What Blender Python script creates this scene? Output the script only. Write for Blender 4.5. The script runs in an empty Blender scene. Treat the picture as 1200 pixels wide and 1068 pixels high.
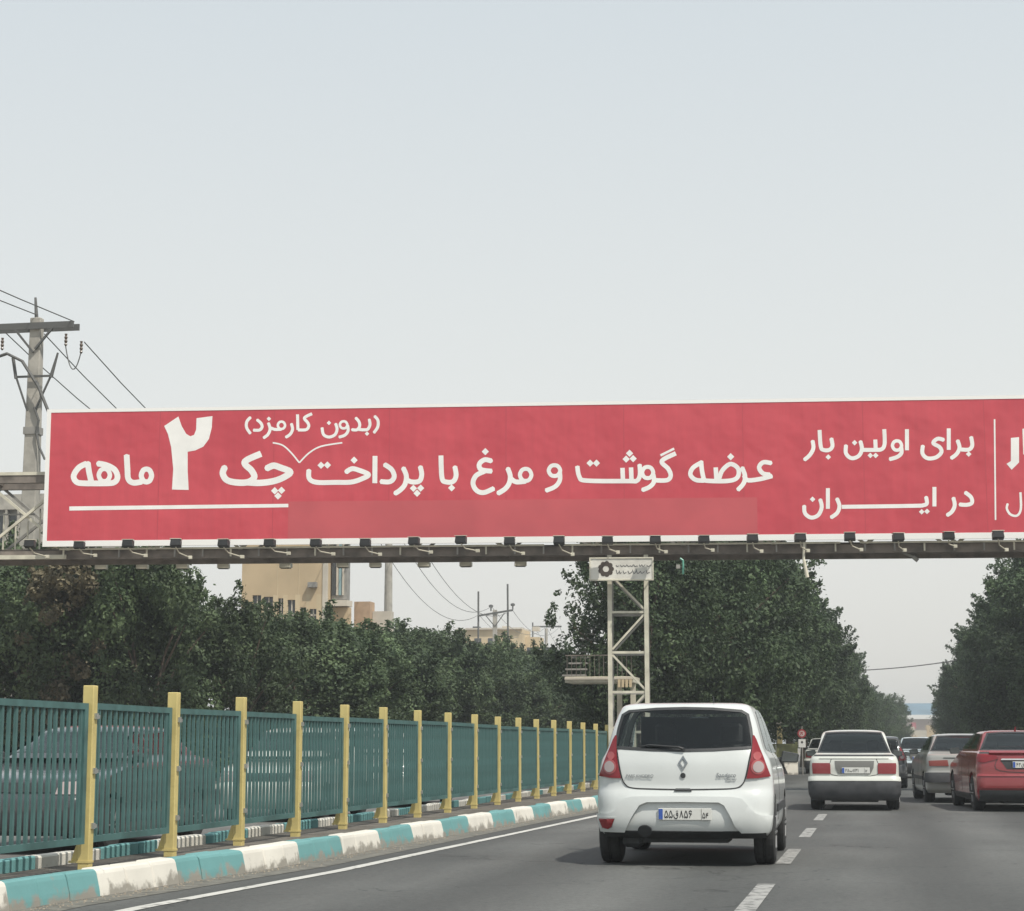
import bpy, bmesh, math, random
import numpy as np
from mathutils import Vector, Matrix
from mathutils.geometry import delaunay_2d_cdt

random.seed(7); RNG = np.random.default_rng(7)
R = math.radians
sc = bpy.context.scene
COL = sc.collection

# ------------------------------------------------------------------ camera
FOC, HC = 2300.0, 1.18
PITCH, YAW = 8.385, 10.479
cam_d = bpy.data.cameras.new('camera'); cam = bpy.data.objects.new('camera', cam_d); COL.objects.link(cam)
cam_d.sensor_width = 36; cam_d.lens = 36 * FOC / 1200.0
cam_d.clip_start = 0.1; cam_d.clip_end = 9000
cam.location = (0, 0, HC); cam.rotation_euler = (R(90 + PITCH), 0, R(YAW))
sc.camera = cam

# ------------------------------------------------------------------ sky, sun, exposure
SUN_EL, SUN_AZ = 57.0, 128.0          # azimuth clockwise from +Y (the driving direction)
world = bpy.data.worlds.new('World'); sc.world = world; world.use_nodes = True
nt = world.node_tree; nt.nodes.clear()
sky = nt.nodes.new('ShaderNodeTexSky'); sky.sky_type = 'NISHITA'; sky.sun_disc = False
sky.sun_elevation = R(SUN_EL); sky.sun_rotation = R(SUN_AZ)
sky.altitude = 1500; sky.air_density = 1.0; sky.dust_density = 6.0; sky.ozone_density = 1.0
hs = nt.nodes.new('ShaderNodeHueSaturation'); hs.inputs['Saturation'].default_value = 0.5
bgn = nt.nodes.new('ShaderNodeBackground'); bgn.inputs['Strength'].default_value = 0.10
# dusty air: the sky pales towards the horizon all the way round
tc = nt.nodes.new('ShaderNodeTexCoord'); sep = nt.nodes.new('ShaderNodeSeparateXYZ')
mr = nt.nodes.new('ShaderNodeMapRange'); mr.inputs['From Min'].default_value = 0.0; mr.inputs['From Max'].default_value = 0.55
mr.inputs['To Min'].default_value = 0.90; mr.inputs['To Max'].default_value = 0.72
mixs = nt.nodes.new('ShaderNodeMix'); mixs.data_type = 'RGBA'
DUST = nt.nodes.new('ShaderNodeValToRGB')
DUST.color_ramp.elements[0].position = 0.0; DUST.color_ramp.elements[0].color = (8.4, 8.1, 7.45, 1)
DUST.color_ramp.elements[1].position = 0.45; DUST.color_ramp.elements[1].color = (7.5, 8.4, 8.95, 1)
_e = DUST.color_ramp.elements.new(0.16); _e.color = (8.8, 9.0, 8.7, 1)
out = nt.nodes.new('ShaderNodeOutputWorld')
L = nt.links.new
L(sky.outputs[0], hs.inputs['Color']); L(tc.outputs['Generated'], sep.inputs[0])
L(sep.outputs['Z'], mr.inputs['Value']); L(sep.outputs['Z'], DUST.inputs['Fac'])
L(mr.outputs[0], mixs.inputs['Factor']); L(hs.outputs[0], mixs.inputs['A']); L(DUST.outputs[0], mixs.inputs['B'])
L(mixs.outputs['Result'], bgn.inputs['Color']); L(bgn.outputs[0], out.inputs['Surface'])
sun_d = bpy.data.lights.new('sun', 'SUN'); sun = bpy.data.objects.new('sun', sun_d); COL.objects.link(sun)
sun_d.energy = 4.1; sun_d.angle = R(0.8); sun_d.color = (1.0, 0.95, 0.86)
_s = Vector((math.sin(R(SUN_AZ)) * math.cos(R(SUN_EL)), math.cos(R(SUN_AZ)) * math.cos(R(SUN_EL)), math.sin(R(SUN_EL))))
sun.rotation_euler = (-_s).to_track_quat('-Z', 'Y').to_euler()
sun.location = (40, -30, 90)
sc.view_settings.view_transform = 'Standard'; sc.view_settings.look = 'None'
sc.view_settings.exposure = 0.0; sc.view_settings.gamma = 1.0; sc.view_settings.use_curve_mapping = False
sc.render.engine = 'CYCLES'; sc.cycles.max_bounces = 8; sc.cycles.transparent_max_bounces = 16
sc.cycles.volume_bounces = 0; sc.cycles.use_denoising = True

# ------------------------------------------------------------------ measuring (photo pixel -> place)
_M = Matrix.Rotation(R(YAW), 3, 'Z') @ Matrix.Rotation(R(90 + PITCH), 3, 'X')
def ray(px, py):
    return _M @ Vector(((px - 600) / FOC, (534 - py) / FOC, -1.0))
def at_y(px, py, y):
    d = ray(px, py); return Vector((0, 0, HC)) + d * (y / d.y)

# ------------------------------------------------------------------ materials
MATS = {}
def mat(name, col, rough=0.7, metal=0.0, var=0.0, scale=3.0, dirt=None, bump=0.0, bscale=40.0, spec=None, coat=0.0, grime=0.0):
    if name in MATS: return MATS[name]
    m = bpy.data.materials.new(name); m.use_nodes = True; t = m.node_tree; b = t.nodes['Principled BSDF']
    b.inputs['Base Color'].default_value = (*col, 1); b.inputs['Roughness'].default_value = rough
    b.inputs['Metallic'].default_value = metal
    if spec is not None: b.inputs['Specular IOR Level'].default_value = spec
    if coat: b.inputs['Coat Weight'].default_value = coat; b.inputs['Coat Roughness'].default_value = 0.06
    tcn = t.nodes.new('ShaderNodeTexCoord')
    last = None
    if var or dirt or grime:
        n = t.nodes.new('ShaderNodeTexNoise'); n.inputs['Scale'].default_value = scale; n.inputs['Detail'].default_value = 6
        t.links.new(tcn.outputs['Object'], n.inputs['Vector'])
        r = t.nodes.new('ShaderNodeValToRGB')
        lo = tuple(c * (1 - var) for c in col); hi = tuple(min(1, c * (1 + var)) for c in col)
        if dirt: lo = dirt
        r.color_ramp.elements[0].position = 0.32; r.color_ramp.elements[0].color = (*lo, 1)
        r.color_ramp.elements[1].position = 0.62; r.color_ramp.elements[1].color = (*hi, 1)
        t.links.new(n.outputs['Fac'], r.inputs['Fac']); last = r.outputs[0]
        t.links.new(last, b.inputs['Base Color'])
    if bump:
        n2 = t.nodes.new('ShaderNodeTexNoise'); n2.inputs['Scale'].default_value = bscale; n2.inputs['Detail'].default_value = 4
        bp = t.nodes.new('ShaderNodeBump'); bp.inputs['Strength'].default_value = bump; bp.inputs['Distance'].default_value = 0.02
        t.links.new(tcn.outputs['Object'], n2.inputs['Vector']); t.links.new(n2.outputs['Fac'], bp.inputs['Height'])
        t.links.new(bp.outputs[0], b.inputs['Normal'])
    MATS[name] = m; return m

def mat_asphalt(name, base, worn):
    m = bpy.data.materials.new(name); m.use_nodes = True; t = m.node_tree; b = t.nodes['Principled BSDF']; k = t.links.new
    tcn = t.nodes.new('ShaderNodeTexCoord')
    mp = t.nodes.new('ShaderNodeMapping'); mp.inputs['Scale'].default_value = (1.0, 0.10, 1.0); k(tcn.outputs['Object'], mp.inputs[0])
    n1 = t.nodes.new('ShaderNodeTexNoise'); n1.inputs['Scale'].default_value = 1.1; n1.inputs['Detail'].default_value = 5; k(mp.outputs[0], n1.inputs['Vector'])
    n2 = t.nodes.new('ShaderNodeTexNoise'); n2.inputs['Scale'].default_value = 90; n2.inputs['Detail'].default_value = 3; k(tcn.outputs['Object'], n2.inputs['Vector'])
    n3 = t.nodes.new('ShaderNodeTexNoise'); n3.inputs['Scale'].default_value = 0.35; n3.inputs['Detail'].default_value = 4; k(tcn.outputs['Object'], n3.inputs['Vector'])
    r1 = t.nodes.new('ShaderNodeValToRGB'); r1.color_ramp.elements[0].position = .35; r1.color_ramp.elements[1].position = .68
    r1.color_ramp.elements[0].color = (*base, 1); r1.color_ramp.elements[1].color = (*worn, 1); k(n1.outputs['Fac'], r1.inputs[0])
    r2 = t.nodes.new('ShaderNodeMapRange'); r2.inputs['To Min'].default_value = .72; r2.inputs['To Max'].default_value = 1.28; k(n2.outputs['Fac'], r2.inputs[0])
    r3 = t.nodes.new('ShaderNodeMapRange'); r3.inputs['From Min'].default_value = .3; r3.inputs['From Max'].default_value = .7
    r3.inputs['To Min'].default_value = .86; r3.inputs['To Max'].default_value = 1.12; k(n3.outputs['Fac'], r3.inputs[0])
    mu = t.nodes.new('ShaderNodeMath'); mu.operation = 'MULTIPLY'; k(r2.outputs[0], mu.inputs[0]); k(r3.outputs[0], mu.inputs[1])
    # thin wandering cracks
    v = t.nodes.new('ShaderNodeTexVoronoi'); v.feature = 'DISTANCE_TO_EDGE'; v.inputs['Scale'].default_value = 0.16
    nd = t.nodes.new('ShaderNodeTexNoise'); nd.inputs['Scale'].default_value = 1.5; k(tcn.outputs['Object'], nd.inputs['Vector'])
    ad = t.nodes.new('ShaderNodeVectorMath'); ad.operation = 'MULTIPLY_ADD'; ad.inputs[1].default_value = (1.6, 1.6, 0)
    k(nd.outputs['Color'], ad.inputs[0]); k(tcn.outputs['Object'], ad.inputs[2]); k(ad.outputs[0], v.inputs['Vector'])
    cr = t.nodes.new('ShaderNodeMapRange'); cr.inputs['From Max'].default_value = 0.0035; cr.inputs['To Min'].default_value = .45; k(v.outputs['Distance'], cr.inputs[0])
    mu2 = t.nodes.new('ShaderNodeMath'); mu2.operation = 'MULTIPLY'; k(mu.outputs[0], mu2.inputs[0]); k(cr.outputs[0], mu2.inputs[1])
    # paler wheel tracks, darker dripped oil down the middle of each lane, dark spots and patches
    sx = t.nodes.new('ShaderNodeSeparateXYZ'); k(tcn.outputs['Object'], sx.inputs[0])
    w1 = t.nodes.new('ShaderNodeMath'); w1.operation = 'MULTIPLY_ADD'; w1.inputs[1].default_value = 2 * math.pi / 1.86; w1.inputs[2].default_value = 1.3; k(sx.outputs['X'], w1.inputs[0])
    w2 = t.nodes.new('ShaderNodeMath'); w2.operation = 'COSINE'; k(w1.outputs[0], w2.inputs[0])
    w3 = t.nodes.new('ShaderNodeMath'); w3.operation = 'MULTIPLY'; k(w2.outputs[0], w3.inputs[0]); k(n3.outputs['Fac'], w3.inputs[1])
    w4 = t.nodes.new('ShaderNodeMath'); w4.operation = 'MULTIPLY_ADD'; w4.inputs[1].default_value = .34; w4.inputs[2].default_value = 1.0; k(w3.outputs[0], w4.inputs[0])
    n5 = t.nodes.new('ShaderNodeTexNoise'); n5.inputs['Scale'].default_value = 5.5; n5.inputs['Detail'].default_value = 3; n5.inputs['Roughness'].default_value = .7; k(tcn.outputs['Object'], n5.inputs['Vector'])
    w5 = t.nodes.new('ShaderNodeMapRange'); w5.inputs['From Min'].default_value = .27; w5.inputs['From Max'].default_value = .36; w5.inputs['To Min'].default_value = .5; k(n5.outputs['Fac'], w5.inputs[0])
    w6 = t.nodes.new('ShaderNodeMath'); w6.operation = 'MULTIPLY'; k(w4.outputs[0], w6.inputs[0]); k(w5.outputs[0], w6.inputs[1])
    n6 = t.nodes.new('ShaderNodeTexNoise'); n6.inputs['Scale'].default_value = 16; n6.inputs['Detail'].default_value = 5; n6.inputs['Roughness'].default_value = .8; k(tcn.outputs['Object'], n6.inputs['Vector'])
    w7 = t.nodes.new('ShaderNodeMapRange'); w7.inputs['From Min'].default_value = .3; w7.inputs['From Max'].default_value = .7; w7.inputs['To Min'].default_value = .70; w7.inputs['To Max'].default_value = 1.30; k(n6.outputs['Fac'], w7.inputs[0])
    w8 = t.nodes.new('ShaderNodeMath'); w8.operation = 'MULTIPLY'; k(w6.outputs[0], w8.inputs[0]); k(w7.outputs[0], w8.inputs[1])
    w9 = t.nodes.new('ShaderNodeMath'); w9.operation = 'MULTIPLY'; k(w8.outputs[0], w9.inputs[0]); k(mu2.outputs[0], w9.inputs[1])
    vm = t.nodes.new('ShaderNodeVectorMath'); vm.operation = 'SCALE'; k(r1.outputs[0], vm.inputs[0]); k(w9.outputs[0], vm.inputs['Scale'])
    k(vm.outputs[0], b.inputs['Base Color']); b.inputs['Roughness'].default_value = 0.8
    bp = t.nodes.new('ShaderNodeBump'); bp.inputs['Strength'].default_value = .35; bp.inputs['Distance'].default_value = .01
    k(n2.outputs['Fac'], bp.inputs['Height']); k(bp.outputs[0], b.inputs['Normal'])
    MATS[name] = m; return m

def mat_painted(name, col, under, amount=0.38, scale=5.0, low_dirt=True):
    """paint over concrete, worn through in patches, dusty near the gutter"""
    m = bpy.data.materials.new(name); m.use_nodes = True; t = m.node_tree; b = t.nodes['Principled BSDF']; k = t.links.new
    g = t.nodes.new('ShaderNodeNewGeometry'); n = t.nodes.new('ShaderNodeTexNoise')
    n.inputs['Scale'].default_value = scale; n.inputs['Detail'].default_value = 8; n.inputs['Roughness'].default_value = .65
    k(g.outputs['Position'], n.inputs['Vector'])
    sp = t.nodes.new('ShaderNodeSeparateXYZ'); k(g.outputs['Position'], sp.inputs[0])
    mz = t.nodes.new('ShaderNodeMapRange'); mz.inputs['From Min'].default_value = 0.02; mz.inputs['From Max'].default_value = 0.15
    mz.inputs['To Min'].default_value = 0.26 if low_dirt else 0; mz.inputs['To Max'].default_value = 0.0; k(sp.outputs['Z'], mz.inputs[0])
    a = t.nodes.new('ShaderNodeMath'); a.operation = 'SUBTRACT'; k(n.outputs['Fac'], a.inputs[0]); k(mz.outputs[0], a.inputs[1])
    r = t.nodes.new('ShaderNodeValToRGB'); r.color_ramp.elements[0].position = amount - .10; r.color_ramp.elements[0].color = (*under, 1)
    r.color_ramp.elements[1].position = amount + .03; r.color_ramp.elements[1].color = (*col, 1)
    k(a.outputs[0], r.inputs[0])
    n2 = t.nodes.new('ShaderNodeTexNoise'); n2.inputs['Scale'].default_value = 1.7; n2.inputs['Detail'].default_value = 5; k(g.outputs['Position'], n2.inputs['Vector'])
    mr2 = t.nodes.new('ShaderNodeMapRange'); mr2.inputs['To Min'].default_value = .8; mr2.inputs['To Max'].default_value = 1.15; k(n2.outputs['Fac'], mr2.inputs[0])
    vm = t.nodes.new('ShaderNodeVectorMath'); vm.operation = 'SCALE'; k(r.outputs[0], vm.inputs[0]); k(mr2.outputs[0], vm.inputs['Scale'])
    k(vm.outputs[0], b.inputs['Base Color']); b.inputs['Roughness'].default_value = .8
    bp = t.nodes.new('ShaderNodeBump'); bp.inputs['Strength'].default_value = .5; bp.inputs['Distance'].default_value = .01
    k(n.outputs['Fac'], bp.inputs['Height']); k(bp.outputs[0], b.inputs['Normal'])
    MATS[name] = m; return m

def mat_leaf(name, c1, c2):
    m = bpy.data.materials.new(name); m.use_nodes = True; t = m.node_tree; b = t.nodes['Principled BSDF']; k = t.links.new
    tcn = t.nodes.new('ShaderNodeTexCoord'); oi = t.nodes.new('ShaderNodeObjectInfo')
    n = t.nodes.new('ShaderNodeTexNoise'); n.inputs['Scale'].default_value = .9; n.inputs['Detail'].default_value = 9; n.inputs['Roughness'].default_value = .78
    k(tcn.outputs['Object'], n.inputs['Vector'])
    nb = t.nodes.new('ShaderNodeTexNoise'); nb.inputs['Scale'].default_value = .42; nb.inputs['Detail'].default_value = 3; k(tcn.outputs['Object'], nb.inputs['Vector'])
    mb_ = t.nodes.new('ShaderNodeMapRange'); mb_.inputs['From Min'].default_value = .36; mb_.inputs['From Max'].default_value = .64; mb_.inputs['To Min'].default_value = .62; mb_.inputs['To Max'].default_value = 1.4; k(nb.outputs['Fac'], mb_.inputs[0])  # blotches of light and shade in the crowns, put into the leaf colour
    r = t.nodes.new('ShaderNodeValToRGB'); r.color_ramp.elements[0].position = .36; r.color_ramp.elements[0].color = (*c1, 1)
    r.color_ramp.elements[1].position = .66; r.color_ramp.elements[1].color = (*c2, 1); k(n.outputs['Fac'], r.inputs[0])
    mr_ = t.nodes.new('ShaderNodeMapRange'); mr_.inputs['To Min'].default_value = .78; mr_.inputs['To Max'].default_value = 1.25; k(oi.outputs['Random'], mr_.inputs[0])
    mm_ = t.nodes.new('ShaderNodeMath'); mm_.operation = 'MULTIPLY'; k(mr_.outputs[0], mm_.inputs[0]); k(mb_.outputs[0], mm_.inputs[1])
    vm = t.nodes.new('ShaderNodeVectorMath'); vm.operation = 'SCALE'; k(r.outputs[0], vm.inputs[0]); k(mm_.outputs[0], vm.inputs['Scale'])
    k(vm.outputs[0], b.inputs['Base Color']); b.inputs['Roughness'].default_value = .6; b.inputs['Specular IOR Level'].default_value = .3
    tr = t.nodes.new('ShaderNodeBsdfTranslucent'); k(vm.outputs[0], tr.inputs['Color'])
    mx = t.nodes.new('ShaderNodeMixShader'); mx.inputs[0].default_value = .24
    k(b.outputs[0], mx.inputs[1]); k(tr.outputs[0], mx.inputs[2]); k(mx.outputs[0], t.nodes['Material Output'].inputs['Surface'])
    MATS[name] = m; return m

def mat_glass(name, tint, gl=0.05):
    m = bpy.data.materials.new(name); m.use_nodes = True; t = m.node_tree; k = t.links.new
    t.nodes.remove(t.nodes['Principled BSDF'])
    tr = t.nodes.new('ShaderNodeBsdfTransparent'); tr.inputs[0].default_value = (*tint, 1)
    g = t.nodes.new('ShaderNodeBsdfGlossy'); g.inputs['Roughness'].default_value = gl; g.inputs[0].default_value = (.9, .95, .95, 1)
    f = t.nodes.new('ShaderNodeFresnel'); f.inputs[0].default_value = 1.5
    mx = t.nodes.new('ShaderNodeMixShader'); k(f.outputs[0], mx.inputs[0]); k(tr.outputs[0], mx.inputs[1]); k(g.outputs[0], mx.inputs[2])
    k(mx.outputs[0], t.nodes['Material Output'].inputs['Surface']); MATS[name] = m; return m

ORD = ['first', 'second', 'third', 'fourth', 'fifth', 'sixth', 'seventh', 'eighth', 'ninth', 'tenth', 'eleventh', 'twelfth', 'thirteenth', 'fourteenth', 'fifteenth', 'sixteenth', 'seventeenth', 'eighteenth', 'nineteenth', 'twentieth', 'twenty first', 'twenty second', 'twenty third', 'twenty fourth', 'twenty fifth', 'twenty sixth', 'twenty seventh', 'twenty eighth', 'twenty ninth', 'thirtieth']
ORD += ['thirty ' + o for o in ORD[:9]] + ['fortieth'] + ['forty ' + o for o in ORD[:9]]
# ------------------------------------------------------------------ scene bookkeeping
def tag(o, label=None, cat=None, group=None, kind=None):
    if label: o['label'] = label
    if cat: o['category'] = cat
    if group: o['group'] = group
    if kind: o['kind'] = kind
    return o
def link(name, data, parent=None):
    o = bpy.data.objects.new(name, data); COL.objects.link(o)
    if parent: o.parent = parent
    return o
def empty(name, loc=(0, 0, 0), rz=0, label=None, cat=None, group=None):
    o = link(name, None); o.location = loc; o.rotation_euler = (0, 0, rz); o.empty_display_size = .2
    return tag(o, label, cat, group)
KIDS = {}
def children(o): return [c for c in bpy.data.objects if c.parent == o]
def dup(root, loc, rz=0, label=None, group=None, scale=None, index=None):
    idx = index
    r = root.copy(); COL.objects.link(r); r.location = loc; r.rotation_euler = (0, 0, rz)
    if scale: r.scale = scale
    if label: r['label'] = label
    if group: r['group'] = group
    for ch in idx[root]:
        c = ch.copy(); COL.objects.link(c); c.parent = r
        for g in idx.get(ch, []):
            d = g.copy(); COL.objects.link(d); d.parent = c
    return r
def kid_index(root):
    idx = {root: children(root)}
    for c in list(idx[root]): idx[c] = children(c)
    return idx

class MB:
    """collects primitive shapes into one mesh"""
    def __init__(s): s.v = []; s.f = []
    def add(s, vs, fs):
        n = len(s.v); s.v += [tuple(v) for v in vs]; s.f += [tuple(i + n for i in f) for f in fs]; return s
    def box(s, x0, x1, y0, y1, z0, z1):
        return s.add([(x, y, z) for z in (z0, z1) for y in (y0, y1) for x in (x0, x1)],
                     [(0, 2, 3, 1), (4, 5, 7, 6), (0, 1, 5, 4), (2, 6, 7, 3), (0, 4, 6, 2), (1, 3, 7, 5)])
    def bar(s, a, b, w, h=None, up=(0, 0, 1)):
        a, b = Vector(a), Vector(b); h = h or w; d = (b - a).normalized(); u = Vector(up)
        if abs(d.dot(u)) > .98: u = Vector((1, 0, 0))
        r = d.cross(u).normalized(); u = r.cross(d)
        vs = [p + r * (sx * w / 2) + u * (sz * h / 2) for p in (a, b) for sx, sz in ((-1, -1), (1, -1), (1, 1), (-1, 1))]
        return s.add(vs, [(0, 1, 2, 3), (7, 6, 5, 4), (0, 4, 5, 1), (1, 5, 6, 2), (2, 6, 7, 3), (3, 7, 4, 0)])
    def tube(s, pts, rad, n=8, cap=True):
        pts = [Vector(p) for p in pts]; rr = rad if isinstance(rad, (list, tuple)) else [rad] * len(pts)
        vs = []; prev = None
        for i, p in enumerate(pts):
            d = (pts[min(i + 1, len(pts) - 1)] - pts[max(i - 1, 0)]).normalized()
            u = prev if prev is not None else (Vector((0, 0, 1)) if abs(d.z) < .9 else Vector((1, 0, 0)))
            r = d.cross(u).normalized(); u = r.cross(d).normalized(); prev = u
            for k in range(n):
                a = 2 * math.pi * k / n; vs.append(p + (r * math.cos(a) + u * math.sin(a)) * rr[i])
        fs = []
        for i in range(len(pts) - 1):
            for k in range(n):
                a, b = i * n + k, i * n + (k + 1) % n; fs.append((a, b, b + n, a + n))
        if cap: fs += [tuple(range(n))[::-1], tuple(range((len(pts) - 1) * n, len(pts) * n))]
        return s.add(vs, fs)
    def lathe(s, prof, n=24, axis='z', c=(0, 0, 0)):
        vs = []; fs = []
        for r, h in prof:
            for k in range(n):
                a = 2 * math.pi * k / n; p = (r * math.cos(a), r * math.sin(a), h)
                if axis == 'x': p = (p[2], p[0], p[1])
                if axis == 'y': p = (p[0], p[2], p[1])
                vs.append((p[0] + c[0], p[1] + c[1], p[2] + c[2]))
        for i in range(len(prof) - 1):
            for k in range(n):
                a, b = i * n + k, i * n + (k + 1) % n; fs.append((a, b, b + n, a + n))
        fs += [tuple(range(n))[::-1], tuple(range((len(prof) - 1) * n, len(prof) * n))]
        return s.add(vs, fs)
    def mesh(s, name, m, smooth=False, bevel=0):
        me = bpy.data.meshes.new(name); me.from_pydata(s.v, [], s.f)
        bm = bmesh.new(); bm.from_mesh(me)
        if not getattr(s, 'open', False): bmesh.ops.recalc_face_normals(bm, faces=bm.faces)
        if bevel: bmesh.ops.bevel(bm, geom=bm.edges[:], offset=bevel, segments=1, affect='EDGES', clamp_overlap=True)
        bm.to_mesh(me); bm.free()
        for mm in (m if isinstance(m, (list, tuple)) else [m]): me.materials.append(mm)
        if smooth: me.polygons.foreach_set('use_smooth', [True] * len(me.polygons))
        return me
    def build(s, name, m, parent=None, smooth=False, bevel=0, loc=None):
        o = link(name, s.mesh(name, m, smooth, bevel), parent)
        if loc is not None: o.location = loc
        return o

# ------------------------------------------------------------------ 2-D strokes -> flat lettering
def crom(pts, n=5, closed=False):
    P = [Vector(p) for p in pts]
    if len(P) < 3: return P
    o = []; N = len(P)
    rng = range(N) if closed else range(N - 1)
    for i in rng:
        g = (lambda j: P[j % N]) if closed else (lambda j: P[max(0, min(N - 1, j))])
        a, b, c, d = g(i - 1), g(i), g(i + 1), g(i + 2)
        for k in range(n):
            t = k / n
            o.append(.5 * ((2 * b) + (c - a) * t + (2 * a - 5 * b + 4 * c - d) * t * t + (3 * b - a - 3 * c + d) * t ** 3))
    if not closed: o.append(P[-1])
    return o
def stroke(pts, w, closed=False, sharp=False):
    P = [Vector(p) for p in pts] if sharp else crom(pts, 5, closed)
    if closed: P = P + [P[0]]
    polys = []
    for i in range(len(P) - 1):
        a, b = P[i], P[i + 1]; d = b - a
        if d.length < 1e-6: continue
        d.normalize(); n = Vector((-d.y, d.x)) * w / 2
        polys.append([a + n, a - n, b - n, b + n])
        if i > 0 or closed:
            polys.append([a + Vector((math.cos(t), math.sin(t))) * w / 2 for t in [k * math.pi / 4 for k in range(8)]])
    return polys
def diamond(x, y, r): return [[Vector((x - r, y)), Vector((x, y - r)), Vector((x + r, y)), Vector((x, y + r))]]
def ring(x, y, rx, ry, w): return stroke([(x + rx * math.cos(t), y + ry * math.sin(t)) for t in [k * math.pi / 3 for k in range(6)]], w, True)
def area2(p): return sum(p[i].x * p[(i + 1) % len(p)].y - p[(i + 1) % len(p)].x * p[i].y for i in range(len(p)))
def union(polys, extra=None, eps=1e-5):
    vs, fs = [], []
    for p in polys:
        if area2(p) < 0: p = p[::-1]
        n = len(vs); vs += [Vector((q[0], q[1])) for q in p]; fs.append(list(range(n, n + len(p))))
    if extra: vs += extra
    r = delaunay_2d_cdt(vs, [], fs, 1, eps)
    fs_ = [tuple(f) for f in r[2]]
    if not fs_: return r[0], fs_
    V = np.array([tuple(p) for p in r[0]]); C = np.array([V[list(f)].mean(axis=0) for f in fs_]); keep = np.zeros(len(fs_), bool)
    for p in polys:
        P = np.array([(q[0], q[1]) for q in p]); lo = P.min(axis=0); hi = P.max(axis=0)
        ix = np.nonzero((~keep) & (C[:, 0] >= lo[0]) & (C[:, 0] <= hi[0]) & (C[:, 1] >= lo[1]) & (C[:, 1] <= hi[1]))[0]
        if not len(ix): continue
        c = C[ix]; ins = np.zeros(len(ix), bool)
        for i in range(len(P)):
            a, b_ = P[i], P[(i + 1) % len(P)]
            if a[1] == b_[1]: continue
            cond = ((a[1] > c[:, 1]) != (b_[1] > c[:, 1])) & (c[:, 0] < (b_[0] - a[0]) * (c[:, 1] - a[1]) / (b_[1] - a[1]) + a[0])
            ins ^= cond
        keep[ix[ins]] = True
    return r[0], [f for f, k in zip(fs_, keep) if k]
def lettering(name, polys, mapping, m, parent=None, eps=1e-3):
    v, f = union(polys, eps=eps)
    me = bpy.data.meshes.new(name); me.from_pydata([tuple(mapping(p.x, p.y)) for p in v], [], f); me.materials.append(m)
    return link(name, me, parent)

# ------------------------------------------------------------------ palette
M_ASPH = mat_asphalt('asphalt', (.064, .066, .063), (.094, .095, .090))
M_ASPH2 = mat_asphalt('opposite_asphalt', (.115, .113, .108), (.15, .148, .14))
M_DIRT = mat('dry_soil', (.19, .165, .13), .95, var=.3, scale=.6, bump=.5, bscale=12)
M_PAVE = mat('paving', (.27, .25, .22), .9, var=.2, scale=1.2)
M_LINE = mat_painted('road_paint', (.52, .51, .475), (.13, .13, .12), .43, 6, False)
M_DASH = mat_painted('worn_road_paint', (.33, .325, .31), (.11, .11, .105), .49, 9, False)
M_KTEAL = mat_painted('teal_kerb_paint', (.13, .30, .30), (.26, .245, .21), .34)
M_KWHITE = mat_painted('white_kerb_paint', (.66, .63, .56), (.30, .28, .24), .345)
M_TEAL = mat('teal_fence_paint', (.056, .126, .120), .5, var=.22, scale=4)
M_YEL = mat('yellow_post_paint', (.55, .45, .18), .5, var=.10, scale=5, bump=.08, bscale=30)
M_BOLT = mat('zinc_bolt', (.5, .5, .47), .4, .7)
M_RED = None
M_CREAM = mat('cream_steel_paint', (.56, .53, .43), .6, var=.16, scale=3)
M_BROWN = mat('brown_weathered_steel', (.17, .145, .125), .75, var=.35, scale=2.5)
M_GREYST = mat('grey_steel', (.25, .24, .22), .6, var=.2, scale=3)
M_WHITE = mat('white_vinyl', (.84, .83, .80), .55)
M_BLACKP = mat('black_plastic', (.022, .023, .024), .5)
M_RUB = mat('tyre_rubber', (.026, .026, .026), .9, var=.2, scale=9)
M_RIM = mat('alloy_rim', (.42, .42, .42), .35, .8)
M_CONC = mat('pole_concrete', (.36, .34, .30), .9, var=.18, scale=2.5, bump=.3, bscale=14)
M_WIRE = mat('dark_wire', (.10, .10, .095), .6)
M_BARK = mat('bark', (.13, .10, .075), .95, var=.3, scale=8, bump=.8, bscale=20)
M_LEAF_A = mat_leaf('dusty_leaves', (.030, .054, .026), (.125, .170, .082))
M_LEAF_B = mat_leaf('dark_leaves', (.026, .048, .023), (.100, .145, .065))
M_LEAF_C = mat_leaf('brown_dusty_leaves', (.085, .075, .045), (.23, .20, .13))

# ================================================================== SETTING
def cx(y): return 0.0 if y < 60 else (y - 60) ** 2 * 0.00028
def RE(y): return 6.5 + cx(y) - (max(0, y - 90) * .032 if y < 200 else 3.5)
def strip(name, pts_l, pts_r, z, m, parent=None, kind='structure'):
    n = len(pts_l); v = [(x, y, z) for x, y in pts_l] + [(x, y, z) for x, y in pts_r]
    f = [(i, i + n, i + n + 1, i + 1) for i in range(n - 1)]
    me = bpy.data.meshes.new(name); me.from_pydata(v, [], f); me.materials.append(m)
    o = link(name, me, parent)
    if kind: o['kind'] = kind
    return o
def smooth_x(tab, y):
    for (y0, x0), (y1, x1) in zip(tab, tab[1:]):
        if y <= y1: return x0 + (x1 - x0) * (y - y0) / (y1 - y0)
    return tab[-1][1]
KERB = [(-20, -6.6), (5, -6.3), (14, -6.08), (18.8, -5.72), (24.3, -5.56), (36.8, -5.2), (50, -4.85), (85, -4.3), (86, -4.3)]
LINE = [(-20, -5.8), (5, -5.5), (14, -5.31), (18.2, -5.02), (33, -4.64), (50, -4.35), (90, -3.75)]
g = MB(); g.add([(-1500, -150, 0), (1500, -150, 0), (1500, 2500, 0), (-1500, 2500, 0)], [(0, 1, 2, 3)])
tag(g.build('ground', M_DIRT), kind='structure')
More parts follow.
